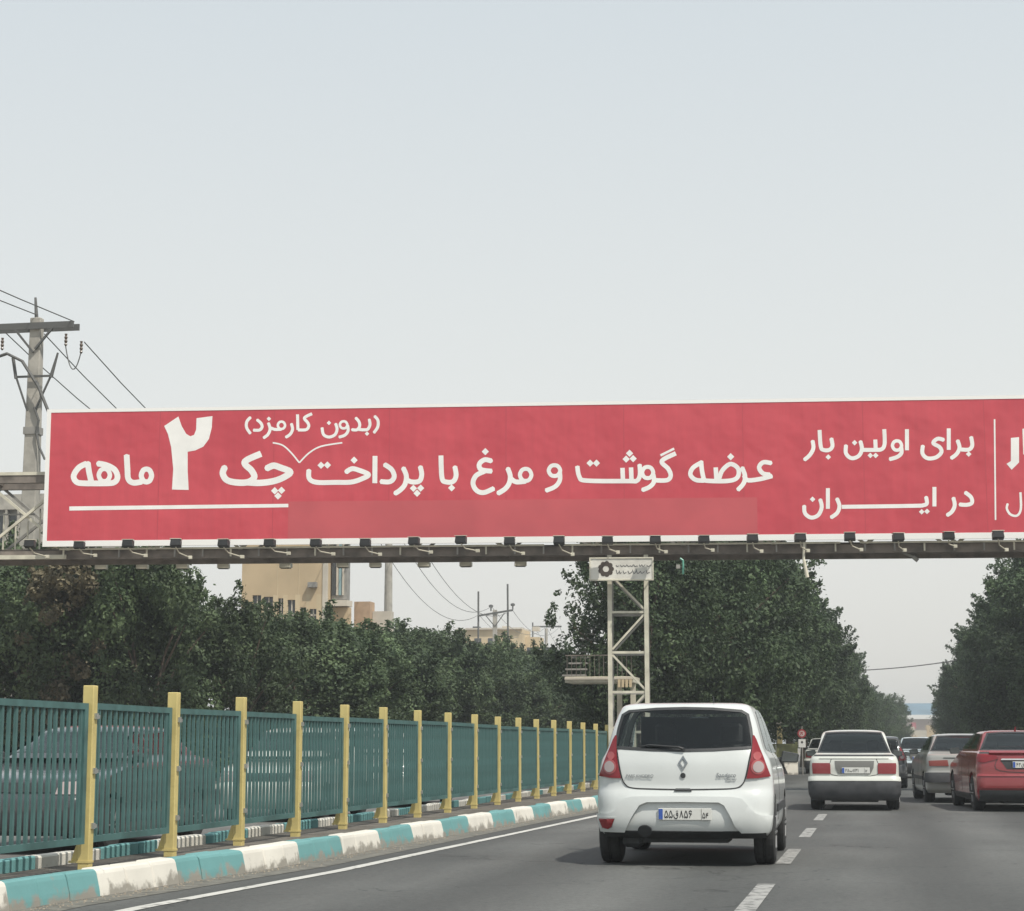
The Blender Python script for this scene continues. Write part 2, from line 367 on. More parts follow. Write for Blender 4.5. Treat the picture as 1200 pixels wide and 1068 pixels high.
ys = [-20, 5, 14, 18.8, 24.3, 36.8, 50, 60, 70, 85, 100, 120, 140, 160, 180, 200, 230, 260, 300, 340, 380]
strip('road', [(smooth_x(KERB, min(y, 85)) + .02 if y < 86 else -7.0 + cx(y), y) for y in ys], [(RE(y), y) for y in ys], .006, M_ASPH)
strip('opposite_road', [(-15.6 + cx(y), y) for y in ys], [(-7.38 + cx(y), y) for y in ys], .006, M_ASPH2)
strip('pavement', [(-20.5 + cx(y), y) for y in ys], [(-15.75 + cx(y), y) for y in ys], .14, M_PAVE)
strip('right_pavement', [(RE(y) + .15, y) for y in ys], [(RE(y) + 4, y) for y in ys], .14, M_PAVE)
# side kerbs of the two carriageways
for nm, xx in (('far_kerb', lambda y: -15.68 + cx(y)), ('right_kerb', lambda y: RE(y) + .07)):
    b = MB()
    for a, c in zip(ys, ys[1:]): b.bar((xx(a), a, .07), (xx(c), c, .07), .15, .152)
    tag(b.build(nm, mat('kerb_concrete', (.33, .32, .29), .9, var=.2, scale=2)), kind='structure')
# median soil between the kerbs
my = [y for y in ys if y <= 86]
strip('median', [(-7.22 + cx(y), y) for y in my], [(smooth_x(KERB, y) - .20, y) for y in my], .115, mat('median_soil', (.10, .09, .075), .95, var=.35, scale=3, bump=.6, bscale=20))
# painted lines
gy = [-20, 5, 9, 14, 18.8, 24.3, 30, 36.8, 44, 50, 70, 85]
strip('gutter_dust', [(smooth_x(KERB, y) - .01, y) for y in gy], [(smooth_x(KERB, y) + .40 + random.uniform(-.10, .10), y) for y in gy], .0095, mat('dusty_gutter', (.13, .125, .108), .95, var=.28, scale=7, bump=.4, bscale=30))
gr = MB(); rg_ = random.Random(5)
for i in range(1500):
    y = 9 + 40 * rg_.random() ** 1.5; x = smooth_x(KERB, y) + .02 + abs(rg_.gauss(0, .10)); s_ = rg_.uniform(.004, .013); z = .0098
    a_ = rg_.uniform(0, 6.28); c_, d_ = math.cos(a_) * s_, math.sin(a_) * s_
    gr.add([(x + c_, y + d_, z), (x - d_, y + c_, z), (x - c_, y - d_, z), (x + d_, y - c_, z), (x, y, z + s_ * .8)], [(0, 1, 4), (1, 2, 4), (2, 3, 4), (3, 0, 4)])
tag(gr.build('gutter_grit', mat('grit', (.22, .19, .15), .95, var=.4, scale=30)), 'scattered grit and dry crumbs lying along the foot of the striped kerb', 'grit', kind='stuff')
ly = [-20, 5, 9, 12, 14, 16, 18.2, 22, 27, 33, 41, 50, 65, 90]
strip('edge_line', [(smooth_x(LINE, y) - .065 + random.uniform(-.012, .012), y) for y in ly], [(smooth_x(LINE, y) + .065 + random.uniform(-.012, .012), y) for y in ly], .011, M_LINE)
lane = empty('lane_marking', (0, 0, 0)); lane['kind'] = 'structure'
for i in range(22):
    y0 = 14.3 + i * 5.75 - 5.75 * 1; y1 = y0 + 2.85
    for off in (-.97, 2.75):
        d = MB(); X0 = off + cx(y0); X1 = off + cx(y1)
        d.add([(X0 - .075, y0, 0), (X0 + .075, y0, 0), (X1 + .075, y1, 0), (X1 - .075, y1, 0)], [(0, 1, 2, 3)])
        o = d.build('dash', M_DASH, lane); o.location = (0, 0, .011)

# kerb blocks: three half-metre blocks to each painted stripe
def kerb_row(name, xfun, back, y_from, y_to, phase):
    root = empty(name, (0, y_from, 0)); root['kind'] = 'structure'
    y = y_from
    meshes = {}
    while y < y_to:
        for _ in (0,):
            x0 = xfun(y + .25); dx = (xfun(y + .5) - xfun(y)) / .5
            teal = int(math.floor((y + .25 - phase) / 1.47)) % 2 == 0
            key = (teal, random.randrange(3))
            if key not in meshes:
                b = MB(); s = -1 if not back else 1
                jit = [random.uniform(-.008, .008) for _ in range(6)]
                prof = [(0, -.02), (-.012, .07), (-.040 + jit[0], .195), (-.058 + jit[1], .217 + jit[2]), (-.20, .22 + jit[3]), (-.20, -.02)]
                if back: prof = [(-p[0], p[1]) for p in prof]
                n = len(prof)
                vs = [(p[0], q, p[1]) for q in (-.239, .239) for p in prof]
                fs = [tuple(range(n)), tuple(range(2 * n - 1, n - 1, -1))] + [(i, (i + 1) % n, (i + 1) % n + n, i + n) for i in range(n)]
                b.add(vs, fs); meshes[key] = b.mesh('kerb_block', M_KTEAL if teal else M_KWHITE, bevel=.016)
            o = link('kerb_block', meshes[key], root)
            o.location = (x0 + random.uniform(-.006, .006), y + .245 - y_from, random.uniform(-.006, .006))
            o.rotation_euler = (random.uniform(-.006, .006), 0, -math.atan(dx) + random.uniform(-.01, .01))
        y += .49
kerb_row('median_kerb', lambda y: smooth_x(KERB, y), False, 8.0, 52.0, 13.43)
kerb_row('opposite_median_kerb', lambda y: -7.42, True, 8.0, 52.0, 12.0)
b = MB()
for a, c in zip([52, 60, 70, 84], [60, 70, 84, 86]):
    b.bar((smooth_x(KERB, a) - .1, a, .10), (smooth_x(KERB, c) - .1, c, .10), .2, .22)
    b.bar((-7.32 + cx(a), a, .10), (-7.32 + cx(c), c, .10), .2, .22)
tag(b.build('far_median_kerb', M_KWHITE), kind='structure')

# ================================================================== MEDIAN FENCE
FX = -6.76
fence = empty('median_fence', (FX, 8, 0), 0, 'teal slatted steel fence with yellow posts along the striped median kerb', 'fence')
posts_y = [16.3 + 2.09 * k for k in range(-4, 17)]
pm = MB(); pm.box(-.05, .05, -.05, .05, .10, 1.69)
post_mesh = pm.mesh('post', M_YEL, bevel=.006)
pb = MB(); pb.add([(-.05, -.012, .19), (-.125, -.012, .19), (-.05, -.012, .42), (-.05, .012, .19), (-.125, .012, .19), (-.05, .012, .42)], [(0, 1, 2), (5, 4, 3), (0, 3, 4, 1), (1, 4, 5, 2), (2, 5, 3, 0)])
pb.box(-.13, .055, -.055, .055, .172, .19)
foot_mesh = pb.mesh('foot', M_YEL)
bk = MB(); bk.add(*(lambda q: (q.v, q.f))(MB().box(.0505, .072, -.02, .03, 0, .05))); bk.box(.0, .0505, .0505, .115, .005, .035)
bk_mesh = bk.mesh('bracket', M_BOLT)
for y in posts_y:
    p = link('post', post_mesh, fence); p.location = (0, y - 8, random.uniform(-.01, .01)); p.rotation_euler = (random.uniform(-.008, .008), random.uniform(-.008, .008), 0)
    link('foot', foot_mesh, p)
    for z in (.46, .93, 1.40): bo = link('bracket', bk_mesh, p); bo.location = (0, 0, z)
PL = 2.09 - .17
rb = MB(); rb.box(-.022, .022, -PL / 2, PL / 2, 1.475, 1.53); rb.box(-.022, .022, -PL / 2, PL / 2, .33, .385)
rb.box(-.022, .022, -PL / 2, -PL / 2 + .05, .385, 1.475); rb.box(-.022, .022, PL / 2 - .075, PL / 2, .385, 1.475)
rail_mesh = rb.mesh('panel_frame', M_TEAL)
sm_ = MB(); sm_.box(-.012, .012, -.018, .018, .386, 1.474); slat_mesh = sm_.mesh('slat', M_TEAL)
for a, c in zip(posts_y, posts_y[1:]):
    p = link('panel_frame', rail_mesh, fence); p.location = (.0, (a + c) / 2 - 8, random.uniform(-.012, .012)); p.rotation_euler = (random.uniform(-.003, .003), 0, random.uniform(-.006, .006))
    for i in range(14):
        s = link('slat', slat_mesh, p); s.location = (random.uniform(-.002, .002), -PL / 2 + .05 + (i + .5) * (PL - .10) / 14, 0)
        s.rotation_euler = (random.uniform(-.004, .004), 0, random.uniform(-.05, .05))

# ================================================================== GANTRY AND BILLBOARD
GL = Vector((-21.31, 47.90, 0)); GR = Vector((3.83, 50.37, 0))
GE = (GR - GL).normalized(); GN = Vector((GE.y, -GE.x, 0))          # GN points to the camera side
BZ0, BZ1 = 6.29, 9.92
def gp(u, n, z): return GL + GE * u + GN * n + Vector((0, 0, z))
def board_map(px, py, off=.006):
    d = ray(px, py); o = Vector((0, 0, HC)); t = (GL - o).dot(GN) / d.dot(GN); return o + d * t + GN * off
BLEN = 26.9
def mat_banner():
    m = bpy.data.materials.new('red_banner_vinyl'); m.use_nodes = True; t = m.node_tree; b_ = t.nodes['Principled BSDF']; k = t.links.new
    tcn = t.nodes.new('ShaderNodeTexCoord'); n = t.nodes.new('ShaderNodeTexNoise'); n.inputs['Scale'].default_value = .35; n.inputs['Detail'].default_value = 5
    k(tcn.outputs['Object'], n.inputs['Vector'])
    r = t.nodes.new('ShaderNodeValToRGB'); r.color_ramp.elements[0].position = .3; r.color_ramp.elements[0].color = (.50, .048, .070, 1)
    r.color_ramp.elements[1].position = .7; r.color_ramp.elements[1].color = (.58, .070, .092, 1); k(n.outputs['Fac'], r.inputs[0])
    mp = t.nodes.new('ShaderNodeMapping'); mp.inputs['Scale'].default_value = (2.2, 1, .16); k(tcn.outputs['Object'], mp.inputs[0])
    n4 = t.nodes.new('ShaderNodeTexNoise'); n4.inputs['Scale'].default_value = 1.6; n4.inputs['Detail'].default_value = 6; n4.inputs['Roughness'].default_value = .7; k(mp.outputs[0], n4.inputs['Vector'])
    st = t.nodes.new('ShaderNodeMapRange'); st.inputs['From Min'].default_value = .3; st.inputs['From Max'].default_value = .6; st.inputs['To Min'].default_value = .93; st.inputs['To Max'].default_value = 1.03; k(n4.outputs['Fac'], st.inputs[0])
    vs_ = t.nodes.new('ShaderNodeVectorMath'); vs_.operation = 'SCALE'; k(r.outputs[0], vs_.inputs[0]); k(st.outputs[0], vs_.inputs['Scale'])
    k(vs_.outputs[0], b_.inputs['Base Color']); b_.inputs['Roughness'].default_value = .5
    w = t.nodes.new('ShaderNodeTexNoise'); w.inputs['Scale'].default_value = 1.2; k(tcn.outputs['Object'], w.inputs['Vector'])
    bp = t.nodes.new('ShaderNodeBump'); bp.inputs['Strength'].default_value = .5; bp.inputs['Distance'].default_value = .10
    k(w.outputs['Fac'], bp.inputs['Height']); k(bp.outputs[0], b_.inputs['Normal']); return m
M_RED = mat_banner()
board = empty('billboard', GL, math.atan2(GE.y, GE.x), 'long red billboard with white Persian lettering across the road on the gantry', 'billboard')
bw = math.atan2(GE.y, GE.x)
inv = Matrix.Translation(GL) @ Matrix.Rotation(bw, 4, 'Z'); inv = inv.inverted()
def bl(p): return inv @ Vector(p)
def bloc(u, n, z): return (u, -n, z)
# banner: gently uneven sheet, then border strips and a light frame behind
nx, nz = 90, 14
vs = []
for j in range(nz + 1):
    for i in range(nx + 1):
        u = .10 + (BLEN - .2) * i / nx; z = BZ0 + .14 + (BZ1 - BZ0 - .22) * j / nz
        vs.append((u, -.002, z))
fs = [(j * (nx + 1) + i, j * (nx + 1) + i + 1, (j + 1) * (nx + 1) + i + 1, (j + 1) * (nx + 1) + i) for j in range(nz) for i in range(nx)]
q = MB(); q.open = True; q.add(vs, fs); q.build('banner', M_RED, board)
q = MB(); e = .012
def wav(u, s): return s * .02 * math.sin(u * .9 + s)
for (z0, z1) in ((BZ0, BZ0 + .15), (BZ1 - .09, BZ1)):
    q.box(0, BLEN, -.012, .05, z0, z1)
q.box(0, .11, -.012, .05, BZ0 + .15, BZ1 - .09); q.box(BLEN - .11, BLEN, -.012, .05, BZ0 + .15, BZ1 - .09)
q.build('border', M_WHITE, board)
for i in range(20):
    q = MB(); u = .15 + i * (BLEN - .3) / 19; q.box(u - .03, u + .03, .06, .14, BZ0 + .05, BZ1 - .02); q.build('upright', M_GREYST, board)
q = MB()
for z in (BZ0 + .1, (BZ0 + BZ1) / 2, BZ1 - .1): q.box(.02, BLEN - .02, .141, .20, z - .03, z + .03)
q.build('board_frame', M_GREYST, board)
for k in range(1, 9):
    q = MB(); u = k * 3.03; q.box(u, u + .028, -.0045, -.0022, BZ0 + .155, BZ1 - .095); q.build('seam', mat('banner_seam', (.48, .055, .075), .5), board)
pa, pc = bl(board_map(338, 588)), bl(board_map(888, 627))
q = MB(); q.open = True; q.add([(pa.x, -.0052, pc.z), (pc.x, -.0052, pc.z + .02), (pc.x, -.0052, pa.z - .02), (pa.x, -.0052, pa.z)], [(0, 1, 2, 3)]); q.build('blurred_strip', mat('blurred_strip_red', (.50, .085, .098), .55, var=.09, scale=.7), board)  # paler band standing for a blurred-out line of print, no separate sheet
q = MB(); q.box(.02, BLEN - .02, .004, .045, BZ0 + .155, BZ1 - .095); q.build('backing_sheet', M_GREYST, board)

# lettering, traced stroke by stroke (coordinates measured off enlargements of the photo)
GLY = []
def region(ox, oy, s):
    def f(polys): GLY.extend([[Vector((ox + p.x / s, oy + p.y / s)) for p in poly] for poly in polys])
    return f
A = region(60, 470, 4.138)
for pts in ([(366, 262), (370, 330), (374, 378), (398, 397), (440, 392)],
            [(226, 304), (268, 312), (308, 334), (322, 370), (304, 396), (250, 400), (190, 400)],
            [(178, 300), (184, 345), (196, 398)], [(172, 304), (134, 324), (109, 364), (124, 394), (162, 400), (196, 400)]):
    A(stroke(pts, 28))
A(ring(462, 362, 25, 32, 25)); A(ring(258, 360, 27, 31, 22))
A([[Vector(p) for p in [(548, 122), (617, 76), (633, 122), (655, 160), (675, 172), (693, 165), (703, 140), (705, 84), (782, 74), (779, 130), (765, 185), (738, 222), (700, 240), (662, 247), (662, 340), (667, 432), (586, 430), (592, 330), (582, 225), (566, 160)]]])
A(stroke([(1018, 256), (938, 296), (972, 338), (985, 370), (955, 394), (900, 396), (852, 384), (832, 352), (842, 322)], 31))
A(stroke([(1045, 328), (1078, 314), (1112, 324), (1160, 345), (1125, 372), (1075, 390), (1010, 398), (950, 395)], 31))
for p in ((1084, 436), (1117, 434), (1100, 461)): A(diamond(*p, 18))
A([[Vector(p) for p in [(88, 512), (1150, 499), (1150, 516), (88, 532)]]])
B = region(340, 470, 4.0)
for pts in ([(610, 308), (617, 345), (606, 376), (570, 380), (543, 368)], [(530, 314), (545, 352), (538, 392), (516, 418), (492, 434)],
            [(442, 298), (476, 322), (488, 356), (468, 379), (424, 378)], [(398, 258), (397, 386)],
            [(262, 334), (290, 318), (325, 326), (368, 346), (335, 366), (285, 381), (215, 382), (125, 382), (90, 364), (88, 324)],
            [(772, 308), (778, 350), (764, 378), (732, 380), (712, 362), (707, 256)],
            [(1105, 377), (1060, 380), (1036, 366)], [(1020, 316), (1032, 352), (1026, 388), (1006, 414), (974, 434)],
            [(944, 282), (912, 276), (887, 296), (895, 322), (946, 330)], [(912, 330), (872, 350), (857, 386), (874, 420), (908, 430), (956, 410)]):
    B(stroke(pts, 23))
B(ring(1104, 347, 27, 29, 19))
for p in ((578, 410), (612, 409), (595, 433), (300, 278), (145, 302), (175, 301), (757, 408), (915, 238)): B(diamond(*p, 17))
C = region(630, 470, 4.0)
C(ring(79, 327, 27, 26, 19)); C(ring(516, 336, 26, 27, 19)); 
for pts in ([(104, 335), (104, 372), (82, 402), (38, 421)], [(542, 345), (545, 380), (524, 404), (491, 418)],
            [(648, 246), (582, 282), (612, 318), (624, 350), (606, 372), (545, 372)],
            [(478, 298), (480, 345), (466, 374), (428, 376), (230, 374), (196, 356), (186, 306)], [(438, 312), (440, 370)], [(398, 314), (400, 370)],
            [(1096, 292), (1058, 288), (1038, 312), (1056, 340), (1088, 346)], [(1100, 352), (1045, 366), (985, 372), (968, 350)], [(958, 312), (972, 350), (966, 386), (938, 418)],
            [(835, 312), (838, 366)], [(850, 368), (866, 326), (904, 296), (940, 318), (937, 358), (896, 375), (800, 375), (770, 368)],
            [(766, 282), (771, 330), (780, 372)], [(762, 292), (728, 314), (716, 345), (740, 370), (780, 374)]):
    C(stroke(pts, 21))
C(stroke([(640, 224), (576, 256)], 11))
for p in ((415, 273), (448, 271), (431, 246), (246, 292), (276, 292), (905, 262)): C(diamond(*p, 17))
D = region(920, 450, 4.286)
for pts in ([(934, 266), (940, 308), (924, 330), (884, 330)], [(866, 284), (876, 320), (862, 352), (834, 374)], [(822, 224), (822, 332)],
            [(797, 282), (766, 276), (744, 298), (776, 318), (785, 344), (757, 370), (715, 374), (690, 350), (692, 310)],
            [(612, 228), (612, 334)], [(583, 316), (584, 348), (562, 368), (525, 379)], [(498, 228), (500, 300), (486, 328), (452, 332), (392, 332)],
            [(453, 280), (455, 328)], [(378, 288), (386, 328), (370, 362), (334, 374), (306, 350), (306, 308)],
            [(232, 274), (238, 312), (222, 332), (192, 332), (179, 314), (173, 232)], [(138, 286), (142, 324), (124, 358), (97, 382)],
            [(904, 545), (934, 570), (938, 598), (912, 608), (876, 606)], [(845, 572), (852, 610), (838, 642), (814, 660)],
            [(750, 518), (750, 616)], [(708, 568), (712, 600), (694, 610), (640, 613), (285, 618)], [(260, 576), (273, 612), (262, 648), (230, 672)],
            [(215, 524), (215, 628)], [(176, 580), (184, 620), (166, 660), (130, 672), (100, 650), (96, 612)]):
    D(stroke(pts, 20))
D(ring(562, 310, 23, 24, 17))
for p in ((922, 353), (217, 368), (428, 360), (455, 360), (349, 296), (686, 643), (713, 641), (138, 580)): D(diamond(*p, 14))
D([[Vector(p) for p in [(1048, 178), (1056, 178), (1061, 684), (1053, 684)]]])
D([[Vector(p) for p in [(1134, 272), (1175, 268), (1175, 395), (1138, 432), (1112, 402), (1134, 388)]]])
D([[Vector(p) for p in [(1192, 226), (1236, 222), (1236, 400), (1196, 352)]]])
D(stroke([(1182, 545), (1184, 628), (1165, 662), (1132, 656), (1114, 628), (1118, 602)], 12))
# small bracketed line above, read from a closer enlargement
S_ = region(280, 478, 7.0588)
SMALL = [[(1122, 70), (1150, 105), (1148, 160), (1116, 208)], [(1078, 96), (1084, 140), (1066, 178), (1030, 183), (990, 180)],
         [(966, 84), (994, 118), (998, 156), (976, 183), (934, 182)], [(899, 146), (903, 190), (878, 226), (828, 244)], [(800, 132), (812, 178), (794, 224), (745, 243), (700, 222), (688, 165)],
         [(605, 50), (542, 84), (568, 122), (578, 152), (556, 182), (488, 184)], [(485, 55), (488, 184)], [(434, 132), (444, 178), (424, 220), (388, 245)],
         [(352, 179), (300, 180), (266, 168)], [(244, 126), (258, 176), (240, 222), (204, 250)], [(150, 100), (182, 128), (192, 160), (170, 185), (120, 186)],
         [(96, 80), (66, 115), (64, 165), (96, 215)]]
for pts in SMALL: S_(stroke(pts, 25))
S_(ring(866, 142, 31, 30, 21)); S_(ring(352, 146, 30, 31, 21))
for p in ((1060, 215), (745, 126), (248, 92)): S_(diamond(*p, 19))
S_(stroke([(280, 290), (360, 310), (430, 370), (500, 455)], 13)); S_(stroke([(500, 455), (580, 375), (680, 320), (855, 290)], 13))
lettering('lettering', GLY, lambda x, y: bl(board_map(x, y)), mat('banner_print_white', (.84, .83, .80), .55, var=.05, scale=2), board)

# -------- gantry: box truss, lattice tower, service walkway
gantry = empty('gantry', GL, bw, 'cream and brown steel truss gantry on a lattice tower carrying the red billboard', 'gantry')
TL, TR = -6.0, BLEN + 1.0
N0, N1 = .30, 1.75                 # distance of truss planes behind the board
zt, zb = 8.16, 6.12
def chord(y, z, h, name, m, u0=TL, u1=TR, w=.16):
    q = MB(); q.box(u0, u1, y - w / 2, y + w / 2, z - h / 2, z + h / 2); return q.build(name, m, gantry)
for y in (N0 + .1, N1): chord(y, zt - .04, .20, 'top_chord', M_BROWN); 
for y in (N0 + .1, N1): chord(y, zt + .105, .085, 'chord_flange', M_CREAM, w=.20)
chord(N0 + .1, zb - .02, .22, 'bottom_chord', M_BROWN); chord(N1, zb - .02, .26, 'bottom_chord', M_BROWN)
q = MB(); q.box(TL, .55, N0 - .06, N0 + .02, zb - .13, zb - .02); q.build('chord_flange', M_CREAM, gantry)
pan = 2.3; nP = int((TR - TL - 1.95) / pan)
for y, mm in ((N0 + .1, M_CREAM), (N1, M_GREYST)):
    for i in range(nP):
        u0 = TL + 1.95 + i * pan; u1 = u0 + pan
        q = MB(); q.bar((u0, y - .03, zb + .1), (u1, y - .03, zt - .08), .07, .07); q.build('brace', mm, gantry)
        q = MB(); q.bar((u0, y + .045, zt - .08), (u1, y + .045, zb + .1), .07, .07); q.build('brace', mm, gantry)
for i in range(nP + 1):
    u = TL + 1.95 + i * pan
    for z in (zt, zb): q = MB(); q.bar((u, N0 + .18, z), (u, N1 - .08, z), .08); q.build('cross_tie', M_BROWN, gantry)
q = MB(); q.box(TL, TR, N0 + .25, N1 - .15, zb + .131, zb + .16); q.build('walkway', mat('walkway_plate', (.12, .105, .09), .8, var=.3, scale=2), gantry)
for i in range(12):                                            # cage of upright rods at the open end
    q = MB(); u = -.35 - i * .33; q.bar((u, N0 + .5, zb + .16), (u, N0 + .5, zb + .16 + (.78 if i % 3 else 1.0)), .035); q.build('rod', M_CREAM, gantry)
q = MB(); q.bar((-.5, N0 + .5, zb + 1.12), (-4.3, N0 + .5, zb + 1.12), .04); q.build('hand_rail', M_GREYST, gantry)
# thin conduit along the lower edge and stub brackets
for (a, c) in ((.4, 13.1), (13.6, 20.6), (21.1, BLEN)):
    q = MB(); q.bar((a, -.0 + .16, zb + .115), (c, .16, zb + .115), .045); q.build('conduit', M_CREAM, gantry)
for i in range(36):
    q = MB(); u = .5 + i * .74; q.box(u - .02, u + .02, .19, .235, zb - .10, zb + .10); q.build('bracket', M_GREYST if i % 3 else M_CREAM, gantry)
# lattice tower
tu0 = (Vector((-6.62, 49.34, 0)) - GL).dot(GE); tu1 = tu0 + .93
ty0, ty1 = N0 + .02, N0 + 1.2
for u in (tu0, tu1):
    for y in (ty0, ty1):
        q = MB(); q.box(u - .055, u + .055, y - .055, y + .055, .15, zb - .14); q.build('leg', M_CREAM if y == ty0 else M_GREYST, gantry)
lev = [.5, 1.5, 2.5, 3.5, 4.52, 5.5]
for k, z in enumerate(lev):
    for y, mm in ((ty0 - .0, M_CREAM), (ty1, M_GREYST)):
        q = MB(); q.bar((tu0 + .057, y, z), (tu1 - .057, y, z), .06); q.build('strut', mm, gantry)
        if k < len(lev) - 1:
            z1 = lev[k + 1]; a, c = ((tu0 + .06, z1 - .06), (tu1 - .06, z + .08)) if k % 2 == 0 else ((tu1 - .06, z1 - .06), (tu0 + .06, z + .08))
            q = MB(); q.bar((a[0], y, a[1]), (c[0], y, c[1]), .05); q.build('brace', mm, gantry)
    for u in (tu0, tu1):
        q = MB(); q.bar((u, ty0 + .057, z), (u, ty1 - .057, z), .05); q.build('strut', M_GREYST, gantry)
q = MB(); q.box(tu0 - .35, tu1 + .35, ty0 - .4, ty1 + .4, .10, .34); q.build('footing', mat('kerb_concrete', (.33, .32, .29)), gantry)
# second tower far left, out of the frame, and right one
for uu in (TL + .4, BLEN + .2):
    for u in (uu, uu + .9):
        for y in (ty0, ty1):
            q = MB(); q.box(u - .055, u + .055, y - .055, y + .055, .0, zb - .14); q.build('leg', M_CREAM, gantry)
    for k in range(6):
        q = MB(); z = .5 + k; q.bar((uu + .057, ty0, z), (uu + .843, ty0, z + (.9 if k < 5 else 0)), .05); q.build('brace', M_CREAM, gantry)
# pipe hanging under the truss
hp = at_y(942, 660, 50.2); u = (hp - GL).dot(GE)
q = MB(); q.tube([(u, .1, zb + .12), (u - .02, .08, zb - .3), (u + .06, .05, 5.35)], [.035, .035, .05], 8); q.build('hanging_pipe', M_CREAM, gantry)
q = MB(); hp = at_y(1068, 655, 50.2); u = (hp - GL).dot(GE); q.bar((u - .15, .6, zb - .12), (u + .1, .6, zb - .22), .05); q.bar((u + .1, .6, zb - .22), (u + .22, .6, zb - .32), .09); q.build('broken_bracket', M_GREYST, gantry)

# floodlights in front of the board
def floodlight():
    r = empty('floodlight', (0, 0, 0))
    h = MB(); h.add([(-.14, -.09, -.02), (.14, -.09, -.02), (.14, .10, -.06), (-.14, .10, -.06), (-.12, -.09, .14), (.12, -.09, .14), (.14, .12, .12), (-.14, .12, .12)],
                    [(0, 1, 2, 3), (4, 7, 6, 5), (0, 4, 5, 1), (1, 5, 6, 2), (2, 6, 7, 3), (3, 7, 4, 0)])
    h.build('housing', M_BLACKP, r, bevel=.008)
    l = MB(); l.box(-.145, .145, -.10, .125, .1415, .156); l.build('lid', M_CREAM, r)
    a = MB(); a.tube([(0, .02, -.05), (.06, .25, -.16), (.28, .66, -.20)], .017, 6); a.build('arm', M_CREAM, r)
    j = MB(); j.box(.25, .34, .61, .70, -.24, -.16); j.build('junction_box', M_CREAM, r)
    return r
fl = floodlight(); tag(fl, 'black floodlight on an arm along the lower edge of the red billboard', 'floodlight', 'floodlights along the lower edge of the billboard')
idx = kid_index(fl)
pxs = [35, 93, 150, 206, 262, 316, 370, 428, 485, 540, 597, 655, 712, 768, 825, 882, 938, 996, 1053, 1112, 1170, 1228]
for i, px in enumerate(pxs):
    p = at_y(px, 634, 49.0); d = ray(px, 634); o0 = Vector((0, 0, HC)); t = (GL + GN * .62 - o0).dot(GN) / d.dot(GN); P = o0 + d * t; P.z = BZ0 - .05 + random.uniform(-.03, .03)
    o = fl if i == 0 else dup(fl, P, 0, index=idx)
    o['label'] = '%s black floodlight from the left along the lower edge of the red billboard' % ORD[i]
    o.location = P; o.rotation_euler = (random.uniform(-.1, .1), 0, bw + random.uniform(-.12, .12))
rl = empty('rear_floodlight', (0, 0, 0), 0, 'pale floodlight on an arm hanging behind the gantry truss', 'floodlight', 'floodlights behind the gantry')
h = MB(); h.box(-.16, .16, -.10, .10, -.05, .07); h.build('housing', M_CREAM, rl, bevel=.01)
h = MB(); h.box(-.13, .13, -.09, .07, -.066, -.051); h.build('lens', M_BLACKP, rl)
h = MB(); h.tube([(0, 0, .07), (-.06, -.2, .12), (-.42, -.75, .22)], .022, 6); h.build('arm', M_GREYST, rl)
idx = kid_index(rl)
for i, px in enumerate([119, 167, 214, 262, 335, 402, 440, 497, 546, 610]):
    y = 51.3 - .0; d = ray(px, 664); t = (GL - GN * 2.7 - Vector((0, 0, HC))).dot(GN) / d.dot(GN); P = Vector((0, 0, HC)) + d * t; P.z = 5.98
    o = rl if i == 0 else dup(rl, P, 0, index=idx)
    o['label'] = '%s pale floodlight from the left hanging behind the gantry truss' % ORD[i]
    o.location = P; o.rotation_euler = (0, 0, bw + random.uniform(-.15, .15))

# white sign box at the head of the tower
sg = empty('sign_box', GL, bw, 'small white sign box with a round dark emblem under the billboard on the tower', 'sign')
a0 = bl(board_map(691, 667)); a1 = bl(board_map(766, 667)); Zs = (5.48 + .0, 6.06)
zlo = bl(board_map(728, 681)).z; zhi = bl(board_map(728, 654)).z
q = MB(); q.box(a0.x, a1.x, -.16, -.02, zlo, zhi); q.build('case', mat('sign_white', (.62, .60, .54), .6, var=.12, scale=4), sg, bevel=.01)
q = MB()
for (x0, x1, z0, z1) in ((a0.x, a1.x, zlo, zlo + .03), (a0.x, a1.x, zhi - .03, zhi), (a0.x, a0.x + .03, zlo + .03, zhi - .03), (a1.x - .03, a1.x, zlo + .03, zhi - .03)): q.box(x0, x1, -.18, -.162, z0, z1)
q.build('rim', M_CREAM, sg)
zc = (zlo + zhi) / 2; ex = a0.x + .42
em = []
for k in range(9):
    t = k * 2 * math.pi / 9; em.append([Vector((ex + .14 * math.cos(t) + .065 * math.cos(s), zc + .14 * math.sin(t) + .065 * math.sin(s))) for s in [j * math.pi / 4 for j in range(8)]])
em += ring(ex, zc, .13, .13, .10)
lettering('emblem', em, lambda x, y: (x, -.166, y), mat('emblem_brown', (.06, .045, .035), .6), sg, 1e-5)
tx = []
rr_ = random.Random(3)
for zz, x0, x1, hh in ((zc + .07, a0.x + .68, a1.x - .10, .05), (zc - .10, a0.x + .68, a1.x - .16, .085)):
    x = x0
    while x < x1:
        l = rr_.uniform(.05, .12); tx += stroke([(x, zz + rr_.uniform(0, hh)), (x + l * .3, zz - hh * .2), (x + l * .7, zz), (x + l, zz + rr_.uniform(-.2, .8) * hh)], .018); x += l + rr_.choice((.0, .01, .04))
lettering('lettering', tx, lambda x, y: (x, -.166, y), mat('sign_print_grey', (.12, .12, .12), .6), sg, 1e-5)
